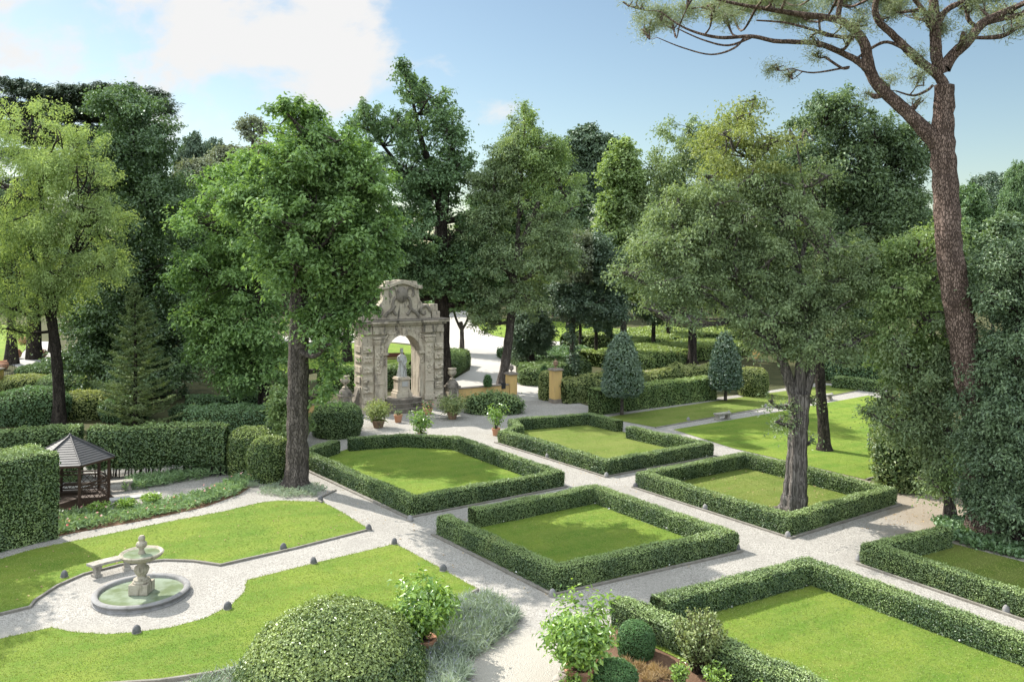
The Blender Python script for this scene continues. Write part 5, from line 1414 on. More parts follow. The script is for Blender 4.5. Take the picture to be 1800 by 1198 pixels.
# ================================================================== TREES
T = 'tree'
# the tall chestnut whose trunk stands by the flower bed
tree('chestnut_tree', 'tall chestnut with a straight grey trunk standing by the flower bed', 37.8,
     [(520, 858, 46), (522, 820, 39), (523, 760, 37), (524, 690, 36), (525, 600, 34), (527, 520, 31), (535, 440, 24), (545, 350, 18), (550, 250, 9)],
     [(530, 222, 42, 34), (490, 240, 26, 16), (560, 290, 62, 48), (500, 330, 48, 42), (600, 262, 42, 32), (640, 330, 55, 48), (560, 375, 75, 56), (478, 410, 42, 38), (650, 420, 50, 48), (600, 478, 65, 42), (505, 470, 48, 36), (652, 490, 36, 38, -1.0), (620, 540, 44, 28, -.5), (572, 560, 42, 34), (590, 600, 36, 24), (572, 645, 26, 36, .3), (560, 690, 18, 26, .3), (450, 360, 40, 36), (535, 300, 45, 45, -2.4), (530, 400, 55, 50, -2.6), (545, 470, 48, 36, -2.2), (610, 400, 55, 50, -2.4), (650, 450, 34, 40, -2), (672, 400, 24, 32), (655, 525, 26, 20, -.8)],
     'chestnut', 'bark_grey', cov=lambda x, y: .45 if y < 270 else (.7 if y < 320 else 1.0), leaf=.25, aspect=.52, clump=.56, per=26, cover=1.5, up=.7, droop=.5, seed=201, sparse=.58, tsides=14, flute=.05, nfl=4, rough=.03)
tree('chestnut_tree', 'bright broad-leaved chestnut left of the straight grey trunk', 52,
     [(463, 745, 26), (464, 690, 20), (462, 600, 17), (455, 520, 14), (440, 430, 9), (430, 340, 5)],
     [(400, 330, 56, 38), (460, 310, 46, 36), (370, 395, 46, 42), (440, 415, 68, 56), (362, 478, 42, 46), (420, 505, 70, 50), (368, 560, 44, 34), (450, 575, 62, 46), (388, 618, 46, 28), (480, 640, 36, 38), (420, 660, 40, 26)],
     'chestnut_far', 'bark_dark', leaf=.28, aspect=.52, clump=.78, per=24, cover=1.7, up=.7, droop=.5, seed=202, sparse=.5)
tree('broadleaf_shrub', 'pale broad-leaved young shrub half hidden by the straight grey trunk', 46,
     [(505, 790, 6), (506, 750, 5), (503, 700, 3)], [(500, 700, 22, 22), (490, 735, 18, 26), (515, 745, 24, 28), (556, 700, 16, 14), (500, 770, 16, 16)], 'palegreen', 'bark_dark', leaf=.26, aspect=.5, clump=.4, per=14, cover=1.5, seed=203, cat='shrub', twigs=3)
# left
tree('locust_tree', 'pale yellow-green locust with a slender leaning trunk at the left edge', 52,
     [(103, 752, 24), (104, 700, 20), (100, 640, 18), (92, 570, 17), (86, 540, 15), (80, 440, 11), (70, 330, 7), (60, 240, 4)],
     [(50, 222, 62, 48), (120, 260, 48, 40), (150, 320, 55, 48), (15, 330, 60, 70), (95, 310, 70, 60), (60, 410, 78, 60), (150, 420, 55, 42), (185, 470, 34, 30), (110, 490, 52, 40), (25, 470, 46, 50), (60, 540, 36, 22), (170, 380, 40, 36), (40, 575, 26, 20)],
     'locust', 'bark_dark', limbs=[[(92, 560, 12), (110, 480, 9), (140, 400, 5)], [(90, 565, 11), (70, 490, 8), (40, 400, 5)]], leaf=.17, aspect=.45, clump=.55, per=26, cover=1.25, up=.4, droop=.9, seed=204, sparse=.72, depth=.6, flat=1.0)
tree('magnolia_tree', 'tall dark dense glossy tree behind the little fir', 62,
     [(228, 705, 26), (228, 600, 22), (228, 480, 18), (230, 350, 12), (232, 220, 5)],
     [(228, 200, 50, 42), (250, 262, 70, 56), (195, 320, 60, 56), (272, 360, 60, 66), (215, 430, 82, 66), (272, 490, 66, 66), (225, 560, 80, 60), (292, 590, 56, 56), (165, 555, 46, 56), (298, 650, 48, 40), (240, 640, 62, 50), (180, 640, 50, 50)],
     'magnolia', 'bark_dark', leaf=.25, aspect=.6, clump=.70, per=26, cover=1.9, up=.55, droop=.2, seed=205, sparse=.1)
CDG = 'dark flat-topped cedars behind the left trees'
for nm, trunk, lobes, lab, sd in (('cedar_tree', [(60, 640, 22), (60, 450, 17), (62, 300, 11), (60, 170, 5)], [(40, 158, 44, 9), (85, 170, 46, 10), (15, 185, 30, 9), (70, 200, 60, 11), (30, 225, 55, 12), (90, 245, 60, 13), (50, 280, 70, 15), (90, 320, 70, 18), (30, 370, 70, 22), (60, 450, 70, 40)], 'dark flat-topped cedar showing above the pale locust', 206),
                                  ('cedar_tree', [(175, 640, 22), (176, 450, 17), (180, 300, 11), (190, 175, 5)], [(150, 173, 44, 10), (235, 166, 44, 9), (190, 165, 40, 9), (120, 190, 46, 11), (265, 182, 36, 9), (165, 205, 60, 13), (285, 195, 20, 6), (140, 235, 60, 15), (190, 260, 60, 16), (150, 300, 60, 20), (200, 330, 60, 22), (160, 380, 60, 30), (180, 460, 60, 40)], 'dark flat-topped cedar spreading behind the glossy dark tree', 207)):
    tree(nm, lab, 86, trunk, lobes, 'cedar', 'bark_dark', leaf=.55, aspect=.22, clump=.8, per=24, cover=1.5, up=1.2, out=.3, droop=.15, flat=.4, seed=sd, group=CDG, twigs=6, sparse=.1)
def fir(name, base, halfpx, toppy, label, seed):
    x, y, _ = gp(*base); m = mpp(y); h = H - (toppy - HZ) * m; r = halfpx * m; rng = np.random.RandomState(seed)
    root = empty(name, (x, y, 0), label, 'tree'); ch = []
    v, f = tube_arrays(np.array([[0, 0, -.05], [.05, 0, h * .5], [-.05, 0, h * .98]]), [.15, .09, .015], 9); ch.append((v, f, 0, .5, True)); C, D, N_ = [], [], []
    nb = 95
    for k in range(nb):
        t = (k + rng.rand()) / nb; z = .25 + (h - .35) * t; L = r * (1 - t) ** .8 * rng.uniform(.55, 1.15) + .12; a = k * 2.4 + rng.rand()
        d = np.array([math.cos(a), math.sin(a), 0]); p0 = np.array([0, 0, z]); p1 = p0 + d * L * .55 + np.array([0, 0, -.04 * L]); p2 = p0 + d * L + np.array([0, 0, .18 * L])
        v, f = tube_arrays(np.array([p0, p1, p2]), [.028, .016, .005], 5); ch.append((v, f, 0, .5, True))
        n = int(45 + 130 * L); tt = rng.uniform(.15, 1.05, (n, 1)); p = p0 * (1 - tt) ** 2 + 2 * tt * (1 - tt) * p1 + tt ** 2 * p2
        side = np.array([-d[1], d[0], 0]); w = rng.uniform(-1, 1, (n, 1)) * .34 * L * (1.05 - tt * .8)
        p = p + side * w + np.column_stack([rng.normal(0, .03, n), rng.normal(0, .03, n), rng.normal(0, .05, n) - .06 * np.abs(w[:, 0])])
        C.append(p); D.append(d + side * np.sign(w) * .8 + rng.normal(0, .35, (n, 3))); N_.append(unit(np.array([0, 0, 1.0]) + rng.normal(0, .45, (n, 3))))
    mesh_obj('trunk', ch, ['bark_dark'], root); C = np.vstack(C)
    q, f = leaf_quads(C, np.vstack(N_), .17 * rng.uniform(.6, 1.3, len(C)), rng, .3, .1, np.vstack(D)); mesh_obj('crown', [(q, f, 0, np.clip(.5 + .3 * snoise(C, 1.5, 1) + rng.uniform(-.3, .3, len(C)), 0, 1), False)], ['fir'], root)
fir('fir_tree', (237, 748), 78, 497, 'little ragged fir tree standing above the stemmed hedge', 208)
# centre
tree('plane_tree', 'tallest dark-trunked tree behind the arch with a sparse open top', 66,
     [(778, 692, 32), (778, 600, 27), (776, 520, 25), (774, 440, 23), (778, 360, 21)],
     [(722, 150, 22, 26), (752, 190, 42, 40), (792, 240, 34, 44), (802, 305, 34, 42), (700, 225, 36, 30), (650, 215, 38, 26), (638, 285, 42, 36), (720, 300, 42, 42), (762, 335, 46, 36), (720, 398, 58, 42), (792, 418, 52, 46), (738, 468, 56, 42), (802, 495, 42, 40), (700, 500, 38, 42), (832, 455, 28, 38), (836, 515, 30, 30), (680, 440, 40, 40)],
     'planetree', 'bark_dark', limbs=[[(776, 370, 18), (762, 310, 14), (742, 250, 10), (728, 190, 6), (722, 150, 3)], [(778, 365, 18), (790, 300, 13), (796, 250, 8), (795, 210, 4)], [(774, 400, 14), (735, 345, 10), (700, 290, 7), (660, 240, 4)], [(778, 390, 12), (830, 380, 8), (850, 370, 5)]],
     leaf=.30, aspect=.55, clump=.62, per=17, cover=1.5, up=.5, droop=.4, seed=209, sparse=.5, depth=.6, cov=lambda x, y: .42 if y < 330 else 1.15)
tree('locust_tree', 'leaning grey-trunked tree rising beside the gate post', 65,
     [(880, 692, 20), (888, 640, 17), (895, 590, 15), (901, 530, 14), (906, 470, 12), (925, 410, 10), (945, 360, 7), (960, 300, 4)],
     [(922, 222, 26, 30), (898, 275, 42, 38), (950, 275, 38, 38), (868, 328, 42, 38), (982, 318, 42, 42), (1002, 368, 36, 42), (920, 368, 52, 42), (962, 415, 42, 36), (858, 398, 38, 42), (878, 458, 42, 36), (940, 475, 46, 36), (860, 520, 34, 36), (920, 525, 38, 32), (985, 448, 32, 32), (850, 560, 24, 22)],
     'greygreen', 'bark_grey', limbs=[[(908, 450, 10), (912, 380, 7), (918, 290, 4)], [(922, 415, 9), (965, 370, 6), (1000, 340, 3)], [(903, 500, 9), (875, 430, 6), (858, 370, 3)]], leaf=.24, aspect=.5, clump=.7, per=24, cover=1.45, up=.5, droop=.6, seed=210, sparse=.66, depth=.6,
     leafmat2='palegreen', split=lambda P: (P[:, 2] > 13.5) & (P[:, 0] > .6))
tree('young_tree', 'slim fork-trunked tree on the pale drive right of the arch', 92, [(812, 619, 9), (812, 585, 7), (810, 565, 6)],
     [(790, 490, 26, 24), (822, 485, 26, 28), (800, 525, 28, 22), (838, 530, 22, 24), (776, 540, 18, 18)], 'planetree', 'bark_grey', limbs=[[(811, 580, 5), (800, 555, 4), (793, 515, 2)], [(812, 580, 5), (824, 555, 4), (828, 515, 2)]], leaf=.32, clump=.75, per=20, cover=1.6, seed=211, sparse=.2)
tree('holm_oak', 'small dark round-crowned evergreen on a thick trunk beyond the gate', 78, [(934, 648, 15), (933, 610, 13), (934, 570, 9)],
     [(934, 560, 30, 24), (918, 585, 20, 22), (952, 585, 20, 24), (934, 605, 28, 18), (915, 620, 12, 14)], 'holm', 'bark_dark', leaf=.28, clump=.6, per=24, cover=2.2, seed=212, cat='tree')
tree('ivy_clad_tree', 'leaning tree with an ivy-clad trunk and greyish crown', 74, [(1005, 658, 10), (1006, 610, 9), (1010, 550, 8), (1025, 510, 7), (1050, 470, 5), (1062, 430, 3)],
     [(1005, 640, 11, 18, -.2), (1004, 600, 12, 24, -.2), (1008, 560, 13, 24, -.2), (1040, 440, 34, 30), (1010, 470, 32, 36), (1070, 480, 30, 36), (990, 520, 28, 34), (1045, 530, 36, 34), (1000, 430, 24, 24), (1075, 545, 26, 30)], 'holm', 'bark_grey', leaf=.26, clump=.6, per=22, cover=1.9, seed=213, twigs=4, leafmat2='olive', split=lambda P: (P[:, 2] > 8.0) & (np.abs(P[:, 0] - 5.2) < 1.6))
tree('tulip_tree', 'narrow bright tall tree whose brown trunk rises behind the near cone tree', 80, [(1096, 645, 12), (1096, 560, 11), (1094, 450, 9), (1092, 340, 6), (1096, 270, 3)],
     [(1095, 275, 26, 24), (1078, 305, 20, 24), (1112, 320, 20, 30), (1085, 360, 28, 26), (1108, 400, 24, 30), (1070, 400, 18, 24), (1088, 450, 32, 28), (1070, 500, 28, 26), (1112, 490, 24, 30)], 'palegreen', 'bark_grey', leaf=.40, aspect=.6, clump=.75, per=18, cover=1.7, seed=214, sparse=.2)
DG = 'dark slender-trunked trees beyond the gate'
for i, (px, by, w, topy, cr, lab, bend) in enumerate(((1048, 640, 7, 480, 42, 'dark slender tree between ivy-clad tree and near cone tree', 0), (1148, 622, 8, 470, 44, 'dark slender tree just right of the near cone tree', 2), (1178, 606, 9, 450, 46, 'leaning dark tree on the sunlit terrace', -10), (1020, 612, 6, 470, 36, 'thin dark tree farther behind the ivy-clad trunk', 0), (1078, 615, 6, 490, 30, 'thin leaning trunk crossing behind the near cone tree', -14))):
    Y = H * F / (by - HZ)
    tree('slender_tree', lab, Y, [(px, by, w), (px + bend * .5, by - 50, w * .85), (px + bend, by - 95, w * .6)], [(px + bend, topy + 20, cr * .6, 24), (px + bend - cr * .5, topy + 50, cr * .55, 26), (px + bend + cr * .5, topy + 45, cr * .55, 28), (px + bend, topy + 72, cr * .7, 22)],
         'holm', 'bark_dark', leaf=.36, clump=.8, per=20, cover=1.8, seed=220 + i, group=DG, twigs=3)
tree('hackberry_tree', 'broad light green tree on a dark straight trunk left of the fluted trunk', 82, [(1217, 636, 16), (1217, 580, 14), (1216, 500, 12), (1210, 400, 8), (1200, 300, 4)],
     [(1200, 256, 56, 42), (1150, 308, 56, 46), (1252, 318, 56, 56), (1118, 388, 46, 42), (1190, 385, 62, 52), (1108, 458, 42, 36), (1170, 465, 58, 42), (1232, 448, 58, 52), (1148, 505, 42, 26), (1212, 508, 44, 26), (1262, 500, 46, 34), (1100, 420, 36, 30)],
     'greygreen', 'bark_dark', leaf=.34, aspect=.5, clump=.95, per=26, cover=1.7, up=.5, droop=.7, seed=215, sparse=.5)
# right
tree('hackberry_tree', 'broad forking tree with fluted grey trunk and yellowing top in a hedged square', 34,
     [(1394, 906, 50), (1396, 880, 40), (1399, 840, 34), (1402, 780, 31), (1404, 730, 33), (1405, 690, 38)],
     [(1308, 202, 46, 32), (1268, 252, 44, 36), (1338, 262, 40, 36), (1395, 240, 24, 32), (1300, 322, 48, 40), (1352, 335, 42, 40), (1430, 318, 34, 34),
      (1232, 318, 42, 38), (1185, 372, 44, 38), (1245, 375, 44, 40), (1140, 430, 42, 34), (1200, 440, 50, 40), (1106, 482, 30, 26), (1165, 500, 46, 32), (1225, 505, 46, 36), (1150, 545, 32, 18), (1205, 552, 34, 20),
      (1290, 400, 56, 42), (1380, 385, 58, 48), (1330, 468, 68, 48), (1442, 428, 56, 50), (1282, 478, 44, 38), (1402, 518, 64, 46), (1345, 556, 56, 38), (1462, 538, 48, 46), (1402, 594, 54, 32), (1455, 606, 40, 30), (1298, 556, 30, 28), (1330, 605, 28, 20), (1500, 470, 38, 44), (1505, 590, 30, 26),
      (1366, 740, 22, 20, -.4), (1385, 705, 14, 9, -.4), (1350, 702, 12, 10, -.4), (1428, 706, 12, 6, .1), (1430, 775, 6, 9, .2)],
     'greygreen', 'bark_pale', limbs=[[(1398, 700, 22), (1384, 660, 19), (1362, 600, 16), (1330, 540, 12), (1280, 480, 8), (1200, 440, 4)], [(1404, 700, 24), (1409, 640, 22), (1411, 560, 18), (1402, 480, 15), (1386, 400, 12), (1352, 330, 8), (1300, 250, 4)],
      [(1412, 700, 20), (1430, 640, 17), (1444, 560, 13), (1452, 480, 9), (1448, 400, 5)], [(1402, 480, 9), (1420, 400, 7), (1412, 330, 5), (1400, 250, 3)], [(1365, 605, 10), (1310, 570, 8), (1250, 520, 5), (1170, 500, 3)], [(1386, 400, 8), (1330, 360, 6), (1270, 320, 4)]],
     leaf=.15, aspect=.5, clump=.46, per=26, cover=1.35, up=.5, droop=.7, seed=217, sparse=.58, flute=lambda t: .20 * (1 - t) + .05, nfl=6, tsides=30, rough=.01, depth=.42, cov=lambda x, y: .6 if y < 300 else (.8 if y < 360 else 1.0),
     leafmat2='yellowgreen', split=lambda P: (P[:, 2] > 13.6 + .8 * snoise(P, .8, 4)) & (P[:, 0] < 11.2))
tree('hackberry_tree', 'tall dark-crowned tree with a scarred dark trunk on the broad lawn', 45,
     [(1449, 794, 25), (1448, 760, 20), (1443, 690, 18), (1438, 600, 16), (1434, 500, 14), (1440, 420, 11), (1450, 330, 8), (1458, 240, 4)],
     [(1438, 208, 32, 32), (1474, 212, 44, 42), (1520, 255, 52, 46), (1572, 285, 48, 46), (1600, 255, 30, 30), (1420, 290, 36, 36), (1388, 300, 40, 40), (1482, 315, 62, 52), (1560, 362, 58, 56), (1500, 415, 58, 50), (1605, 420, 44, 56), (1562, 490, 52, 48), (1482, 490, 48, 46), (1620, 500, 34, 44), (1520, 545, 44, 36)],
     'greygreen', 'bark_dark', leafmat2='greygreen_dark', split=lambda P: snoise(P, .45, 6) > -.1, limbs=[[(1436, 440, 10), (1490, 370, 7), (1540, 310, 4)], [(1436, 480, 10), (1520, 440, 7), (1580, 410, 4)], [(1445, 370, 7), (1420, 310, 5), (1400, 250, 3)]], leaf=.21, clump=.62, per=26, cover=1.6, up=.5, droop=.5, seed=218, sparse=.5, cov=lambda x, y: .5 if y < 300 else 1.1, flute=.06, nfl=3, depth=.55)
tree('elm_tree', 'bright green drooping tree on a thin grey trunk beside the earth path', 33.2,
     [(1670, 915, 21), (1669, 860, 18), (1667, 780, 16), (1664, 700, 14), (1650, 620, 11), (1625, 540, 7), (1605, 470, 4)],
     [(1600, 448, 42, 42), (1638, 495, 38, 42), (1572, 515, 42, 42), (1620, 565, 56, 42), (1562, 595, 38, 32), (1602, 645, 56, 42), (1560, 695, 32, 24), (1628, 715, 42, 38), (1590, 755, 38, 32), (1640, 785, 32, 32), (1532, 728, 18, 12), (1652, 640, 36, 46), (1640, 850, 22, 30), (1655, 420, 30, 40)],
     'greygreen', 'bark_grey', limbs=[[(1663, 700, 9), (1625, 650, 6), (1580, 600, 4)], [(1667, 780, 8), (1620, 730, 5), (1570, 700, 3)]], leaf=.165, aspect=.5, clump=.46, per=26, cover=1.6, up=.5, droop=.9, seed=219, sparse=.5, depth=.7,
     leafmat2='palegreen', split=lambda P: snoise(P, .6, 9) > .0)
tree('dark_evergreen', 'large dark blue-green evergreen reaching the ground at the right edge', 30.2,
     [(1790, 958, 30), (1790, 800, 26), (1792, 650, 20), (1795, 500, 10)],
     [(1772, 462, 46, 46), (1812, 545, 60, 56), (1735, 520, 26, 30), (1762, 632, 54, 52), (1815, 690, 60, 56), (1742, 725, 48, 46), (1792, 795, 62, 52), (1735, 812, 48, 46), (1785, 882, 56, 42), (1735, 880, 34, 34), (1860, 600, 60, 80), (1870, 760, 60, 80), (1850, 880, 50, 50), (1860, 450, 50, 50)],
     'yew', 'bark_dark', leaf=.15, aspect=.5, clump=.42, per=28, cover=2.0, up=.5, droop=.6, seed=230, sparse=.1, depth=.7)
x_, y_, _ = gp(1592, 864)
bush('mixed_bush', (x_, y_ + .4, 0), 1.0, .8, 3.6, 'upright rough bush with reddish lower leaves at the earth path corner', 'reddish', 231, .12, 420, 'bush', bump=.18, tufts=.3, jit=.10, power=2.6)
x_, y_, _ = gp(1640, 858)
bush('dark_shrub', (x_ + .4, y_ + 2.2, 0), 1.8, 1.2, 2.6, 'dark shaded shrub behind the thin grey trunk', 'yew', 232, .13, 300, 'bush', bump=.2, tufts=.3, jit=.10)
# the stone pine
PINE_Y = 31.2
def pine():
    Y = PINE_Y; m = mpp(Y)
    limbs = [[(1656, 260, 36), (1636, 240, 30), (1602, 205, 25), (1566, 172, 22), (1540, 146, 21), (1526, 112, 21), (1520, 78, 19), (1500, 52, 17), (1472, 35, 14), (1420, 27, 11), (1372, 20, 9), (1300, 8, 6), (1230, -8, 4)],
             [(1530, 128, 16), (1514, 112, 14), (1490, 98, 12), (1440, 77, 10), (1400, 74, 9), (1360, 72, 8), (1320, 64, 7), (1262, 66, 6), (1205, 50, 4), (1160, 20, 2)],
             [(1320, 66, 5), (1280, 80, 4), (1235, 70, 3), (1190, 50, 2)], [(1310, 64, 4), (1290, 85, 4), (1250, 96, 3), (1200, 84, 2.5), (1155, 66, 1.5)],
             [(1500, 66, 9), (1470, 64, 7), (1420, 50, 5), (1380, 40, 4), (1330, 36, 3)], [(1472, 36, 11), (1476, 10, 10), (1480, -20, 8), (1470, -60, 5)],
             [(1660, 150, 20), (1648, 132, 18), (1622, 112, 17), (1600, 92, 16), (1580, 72, 14), (1568, 60, 13), (1545, 38, 13), (1538, 15, 12), (1545, -12, 10), (1560, -60, 6)],
             [(1598, 90, 8), (1560, 74, 6), (1530, 86, 5), (1500, 108, 4)], [(1656, 130, 22), (1646, 100, 21), (1644, 60, 20), (1642, 20, 18), (1640, -20, 14), (1638, -70, 8)],
             [(1660, 120, 24), (1676, 96, 20), (1702, 72, 18), (1724, 44, 16), (1760, 24, 13), (1800, 6, 9), (1850, -20, 6)], [(1728, 42, 9), (1760, 34, 8), (1800, 24, 6), (1840, 30, 4)],
             [(1640, 150, 5), (1628, 160, 5), (1605, 168, 4), (1575, 160, 2.5)], [(1450, 100, 5), (1480, 120, 5), (1490, 118, 4), (1430, 128, 3), (1390, 120, 2)], [(1644, 60, 12), (1662, 20, 11), (1700, 0, 8), (1740, -20, 5)],
             [(1640, 40, 10), (1620, 15, 9), (1600, -10, 7)], [(1440, 30, 5), (1445, 60, 4), (1480, 66, 3)]]
    lobes = [(1140, 40, 26, 28), (1120, 12, 22, 18), (1170, 10, 36, 18), (1215, -2, 40, 16), (1245, 28, 18, 14), (1290, 14, 34, 16), (1340, 4, 40, 16), (1275, -20, 60, 18), (1370, -22, 60, 20), (1376, 112, 18, 14), (1408, 118, 20, 11), (1415, 76, 16, 13), (1440, 96, 18, 12), (1475, 80, 16, 12), (1505, 42, 18, 18), (1460, 60, 16, 12), (1430, 10, 40, 14), (1470, -30, 60, 20),
             (1560, 22, 30, 20), (1590, 6, 24, 18), (1612, 40, 16, 16), (1590, 110, 18, 12), (1565, 148, 22, 14), (1600, 142, 20, 16), (1540, 160, 14, 8), (1610, 178, 12, 8), (1655, 50, 20, 18), (1680, 40, 16, 20), (1700, 18, 22, 14), (1668, 72, 14, 12), (1765, 60, 24, 16), (1795, 50, 20, 22), (1780, 20, 30, 14), (1520, -20, 50, 20), (1600, -30, 60, 24), (1690, -30, 60, 24), (1770, -20, 60, 24), (1850, -10, 50, 30), (1560, -60, 90, 24), (1440, -60, 90, 22), (1680, -70, 90, 24), (1780, -60, 80, 24), (1340, -50, 70, 18)]
    rng = np.random.RandomState(4); lb = []
    for l in lobes:
        if l[1] < 0:
            lb.append((*l, rng.uniform(-4.5, 0))); lb.append((l[0], l[1] - 6, l[2], l[3], rng.uniform(.5, 5)))
        else: lb.append((*l, rng.uniform(-1.2, 1.2)))
    tree('stone_pine', 'huge stone pine with a reddish leaning trunk and spreading bare limbs at the upper right', Y,
         [(1732, 950, 66), (1730, 900, 58), (1726, 820, 53), (1718, 730, 51), (1706, 670, 50), (1694, 600, 48), (1680, 520, 46), (1668, 440, 43), (1664, 370, 42), (1660, 300, 41), (1656, 250, 40), (1658, 200, 34), (1660, 150, 31)],
         lb, 'pine', 'bark_pine', limbs=limbs, leaf=.21, aspect=.11, clump=.36, per=42, cover=1.6, up=.25, out=.8, droop=-.15, flat=.9, seed=240, twigs=5, branch_r=.10, flute=.04, nfl=5, tsides=22, rough=.03, sparse=.35)
pine()

# trees standing just outside the left of the view; their shade reaches the lawns by the fountain
OUT = 'trees left of the view'
for x, y, h, r, sd, lab in ((-35, 38, 15, 3.4, 270, 'tall locust left of the tall hedge block, shading the rear lawn'), (-25.5, 32, 13.5, 2.6, 271, 'smaller locust left of the tall hedge block, shading the front lawn'), (-31.5, 46, 15, 2.4, 272, 'slim locust left of the summerhouse, shading its roof')):
    m = mpp(y); px = CX + x / m; yy = lambda z: HZ + (H - z) / m
    tree('locust_tree', lab, y, [(px, yy(0), .45 / m), (px, yy(h * .4), .34 / m), (px, yy(h * .8), .12 / m)], [(px, yy(h - 1.5), r * .6 / m, 1.4 / m), (px - r * .5 / m, yy(h - 3.2), r * .6 / m, 1.6 / m), (px + r * .45 / m, yy(h - 3.5), r * .6 / m, 1.6 / m), (px, yy(h - 5.5), r * .8 / m, 1.7 / m), (px, yy(h - 7.5), r * .6 / m, 1.3 / m)], 'locust', 'bark_dark', leaf=.26, clump=.7, per=22, cover=1.4, seed=sd, group=OUT, sparse=.2)

# ------------------------------------------------------------------ trees of the wood behind
W = 'trees of the wood behind the garden'
def proto(name, label, px, topy, Y, half, mat, bark, seed, shape='round', leaf=.5):
    by = HZ + H * F / Y; h = (by - topy); r = half
    if shape == 'round':
        L = [(px, topy + r * .35, r * .5, r * .4), (px - r * .5, topy + r * .7, r * .5, r * .45), (px + r * .5, topy + r * .65, r * .5, r * .45), (px, topy + r * 1.0, r * .65, r * .5), (px - r * .62, topy + r * 1.35, r * .5, r * .5), (px + r * .62, topy + r * 1.3, r * .5, r * .5), (px, topy + r * 1.7, r * .7, r * .45)]
    else:
        L = [(px, topy + r * .5, r * .4, r * .5), (px - r * .4, topy + r * 1.2, r * .5, r * .5), (px + r * .4, topy + r * 1.3, r * .5, r * .55), (px, topy + r * 1.8, r * .7, r * .6), (px - r * .4, topy + r * 2.6, r * .55, r * .6), (px + r * .45, topy + r * 2.7, r * .55, r * .6), (px, topy + r * 3.4, r * .7, r * .6)]
    return tree(name, label, Y, [(px, by, 12 * 80 / Y * 1.3), (px, topy + h * .55, 9 * 80 / Y), (px, topy + h * .15, 3)], L, mat, bark, leaf=leaf, clump=1.05, per=24, cover=1.8, seed=seed, group=W, twigs=4, sparse=.2, droop=.5)
pr = {}
pr['dark'] = proto('holm_oak', 'dark round-headed oak beyond the leaning grey-trunked tree', 1030, 228, 140, 56, 'holm', 'bark_dark', 250, leaf=.62)
pr['tall'] = proto('wood_tree', 'deep green tree filling the gap behind the tallest tree', 610, 300, 84, 48, 'greygreen_dark', 'bark_dark', 251, 'tall', .42)
pr['mid'] = proto('wood_tree', 'mid green tree between the dark oak and the bright narrow tree', 975, 268, 150, 48, 'planetree', 'bark_dark', 252, 'tall', .5)
pr['olive'] = proto('wood_tree', 'greyish olive tree above the bright chestnut', 405, 262, 100, 42, 'olive', 'bark_grey', 253, leaf=.45)
pr['brown'] = proto('wood_tree', 'brownish tree around the bare thin stem', 462, 258, 102, 40, 'brownish', 'bark_grey', 254, leaf=.42)
REF = {'dark': (1030, 228, 140, 56), 'tall': (610, 300, 84, 48), 'mid': (975, 268, 150, 48), 'olive': (405, 262, 100, 42), 'brown': (462, 258, 102, 40)}
def put(kind, px, topy, Y, half, rz, label):
    ppx, ptop, pY, ph = REF[kind]; src = pr[kind]
    s = (half * Y) / (ph * pY); h0 = H - (ptop - HZ) * pY / F; h1 = H - (topy - HZ) * Y / F
    copy_tree(src, ((px - CX) * Y / F, Y, 0), (s, s, h1 / h0), rz, label)
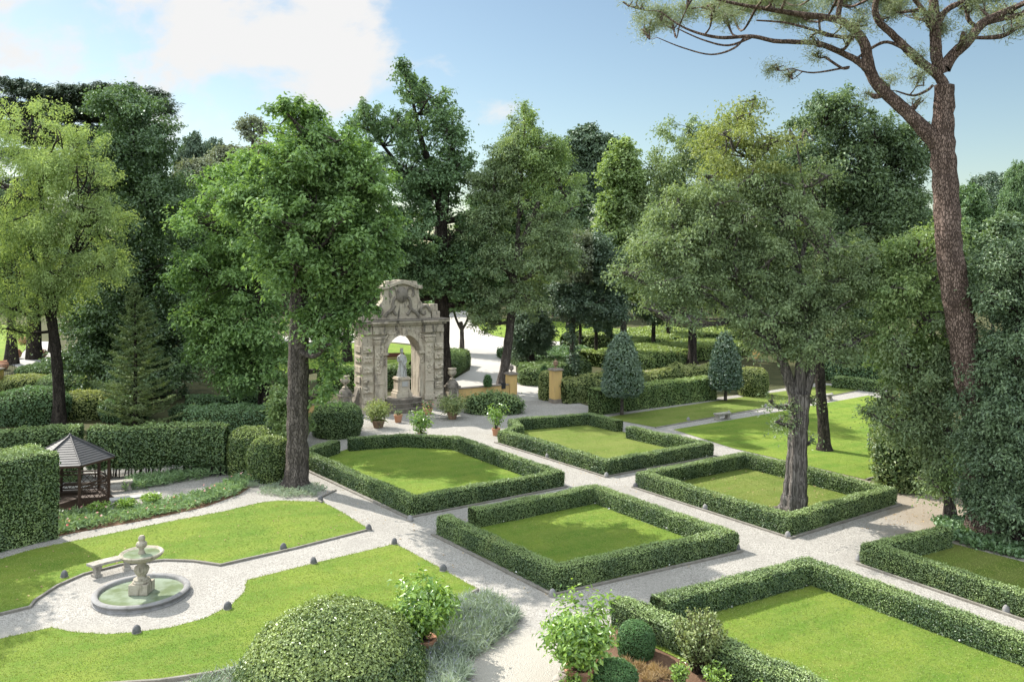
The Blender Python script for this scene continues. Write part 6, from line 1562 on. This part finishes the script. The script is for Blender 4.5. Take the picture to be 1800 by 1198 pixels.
for a in (('dark', 340, 242, 104, 30, .5, 'blue-grey round tree just right of the dense glossy tree'), ('dark', 375, 252, 110, 26, 1.5, 'small dark round tree before the olive-grey one on the skyline'),
          ('olive', 350, 285, 92, 40, 2, 'pale grey-green tree below the small dark skyline tree'), ('tall', 20, 330, 82, 60, 1, 'deep green tree behind the pale locust at the left edge'),
          ('tall', 320, 380, 84, 44, 3, 'deep green tree in the gap left of the bright chestnut'), ('tall', 420, 430, 90, 50, 4, 'shaded tree behind the bright chestnut'), ('dark', 500, 470, 165, 60, 2, 'shaded tree far behind the straight grey trunk'),
          ('tall', 650, 400, 165, 56, 5, 'shaded tree left of the arch crest'), ('mid', 700, 420, 160, 50, .7, 'shaded tree just behind the arch crest'), ('mid', 850, 340, 150, 46, 1.1, 'green tree in the gap left of the leaning trunk'),
          ('dark', 1070, 250, 140, 36, .4, 'dark oak just right of the round-headed one'), ('dark', 985, 400, 152, 60, 2.2, 'dark tree low behind the leaning grey-trunked tree'), ('mid', 1150, 330, 145, 50, 2.0, 'green tree right of the bright narrow tree'),
          ('tall', 1310, 400, 96, 60, 2.9, 'shaded tree seen through the broad light green crown'), ('mid', 1260, 470, 158, 60, 1.9, 'low dark tree far behind the cone trees'), ('dark', 1120, 470, 158, 60, .9, 'low dark oak at the back of the terraces'),
          ('tall', 1390, 330, 90, 60, .2, 'deep tree behind the yellowing one'), ('tall', 1500, 300, 84, 66, 1.3, 'deep tree behind the scarred dark trunk'), ('mid', 1590, 330, 80, 60, 2.6, 'green tree behind the drooping elm'),
          ('mid', 1700, 330, 78, 50, .3, 'tree on the skyline right of the pine trunk'), ('dark', 1745, 312, 84, 40, 1.4, 'round tree on the skyline near the right edge'), ('mid', 1790, 290, 74, 34, 3.3, 'tallest skyline tree at the right edge'), ('tall', 1770, 380, 64, 50, 2.1, 'shaded tree behind the large evergreen'), ('tall', 1660, 400, 66, 50, 4.1, 'shaded tree directly behind the pine trunk'),
          ('dark', 1450, 480, 100, 70, .8, 'low dark tree behind the fluted-trunk tree'), ('dark', 1560, 520, 88, 60, 2.5, 'low dark tree at the far bend of the path'), ('dark', 90, 470, 92, 60, 1.7, 'low dark oak behind the slender leaning trunk'), ('dark', 330, 560, 78, 52, 2.7, 'low dark evergreen in the shade left of the bright chestnut'), ('dark', 400, 600, 72, 44, .3, 'low dark evergreen beneath the bright chestnut'),
          ('tall', 360, 345, 112, 48, 2.2, 'tall deep tree in the gap right of the dense glossy tree'), ('mid', 905, 310, 150, 50, 3.0, 'tall hazy green tree right behind the leaning grey trunk'), ('tall', 1003, 340, 126, 44, 1.2, 'deep green tree below the round-headed oak'), ('tall', 1085, 330, 138, 40, 5.2, 'deep green tree behind the narrow bright tree'), ('mid', 500, 320, 150, 56, 4.4, 'mid green tree glimpsed above the bright chestnut'), ('tall', 840, 380, 140, 46, .4, 'deep green tree at the far side of the drive'),
          ('mid', 900, 470, 140, 60, .6, 'hazy green tree at the end of the drive'), ('mid', 590, 440, 172, 70, 1.6, 'green tree at the back of the lawn behind the arch'), ('mid', 760, 478, 170, 60, 2.4, 'farthest green tree at the head of the drive')):
    put(*a)
tree('bare_stem_tree', 'tall thin nearly bare stem with a small tuft on the skyline', 96, [(444, 640, 10), (444, 450, 9), (443, 330, 8), (444, 262, 6), (446, 232, 4)], [(428, 222, 12, 10), (462, 222, 12, 12), (446, 215, 12, 8), (440, 240, 12, 8)], 'olive', 'bark_grey', leaf=.4, clump=.5, per=7, cover=1.6, seed=260, twigs=8, branch_r=.4)

# a far belt of wood closing the garden (one mass)
def far_wood():
    rng = np.random.RandomState(77); n = 9000; ang = rng.uniform(-.75, .75, n); rad = rng.uniform(185, 225, n)
    hgt = 13.5 + 4 * snoise(np.column_stack([ang * 40, np.zeros(n), np.zeros(n)]), 1.0, 3)
    P = np.column_stack([np.sin(ang) * rad, np.cos(ang) * rad, hgt * rng.rand(n) ** .7]); per = 14
    g = rng.normal(size=(n, per, 3)) * np.array([1.0, 1.0, .7]); C = (P[:, None] + g).reshape(-1, 3)
    q, f = leaf_quads(C, unit(rng.normal(size=C.shape) * .6 + np.array([0, -.2, .6])), rng.uniform(.6, 1.3, len(C)), rng, .6)
    tag(mesh_obj('far_wood', [(q, f, 0, np.clip(np.repeat(rng.rand(n), per) * .6 + rng.rand(len(C)) * .4, 0, 1), False)], ['greygreen_dark']), 'far belt of woodland', None, None, 'stuff')
far_wood()
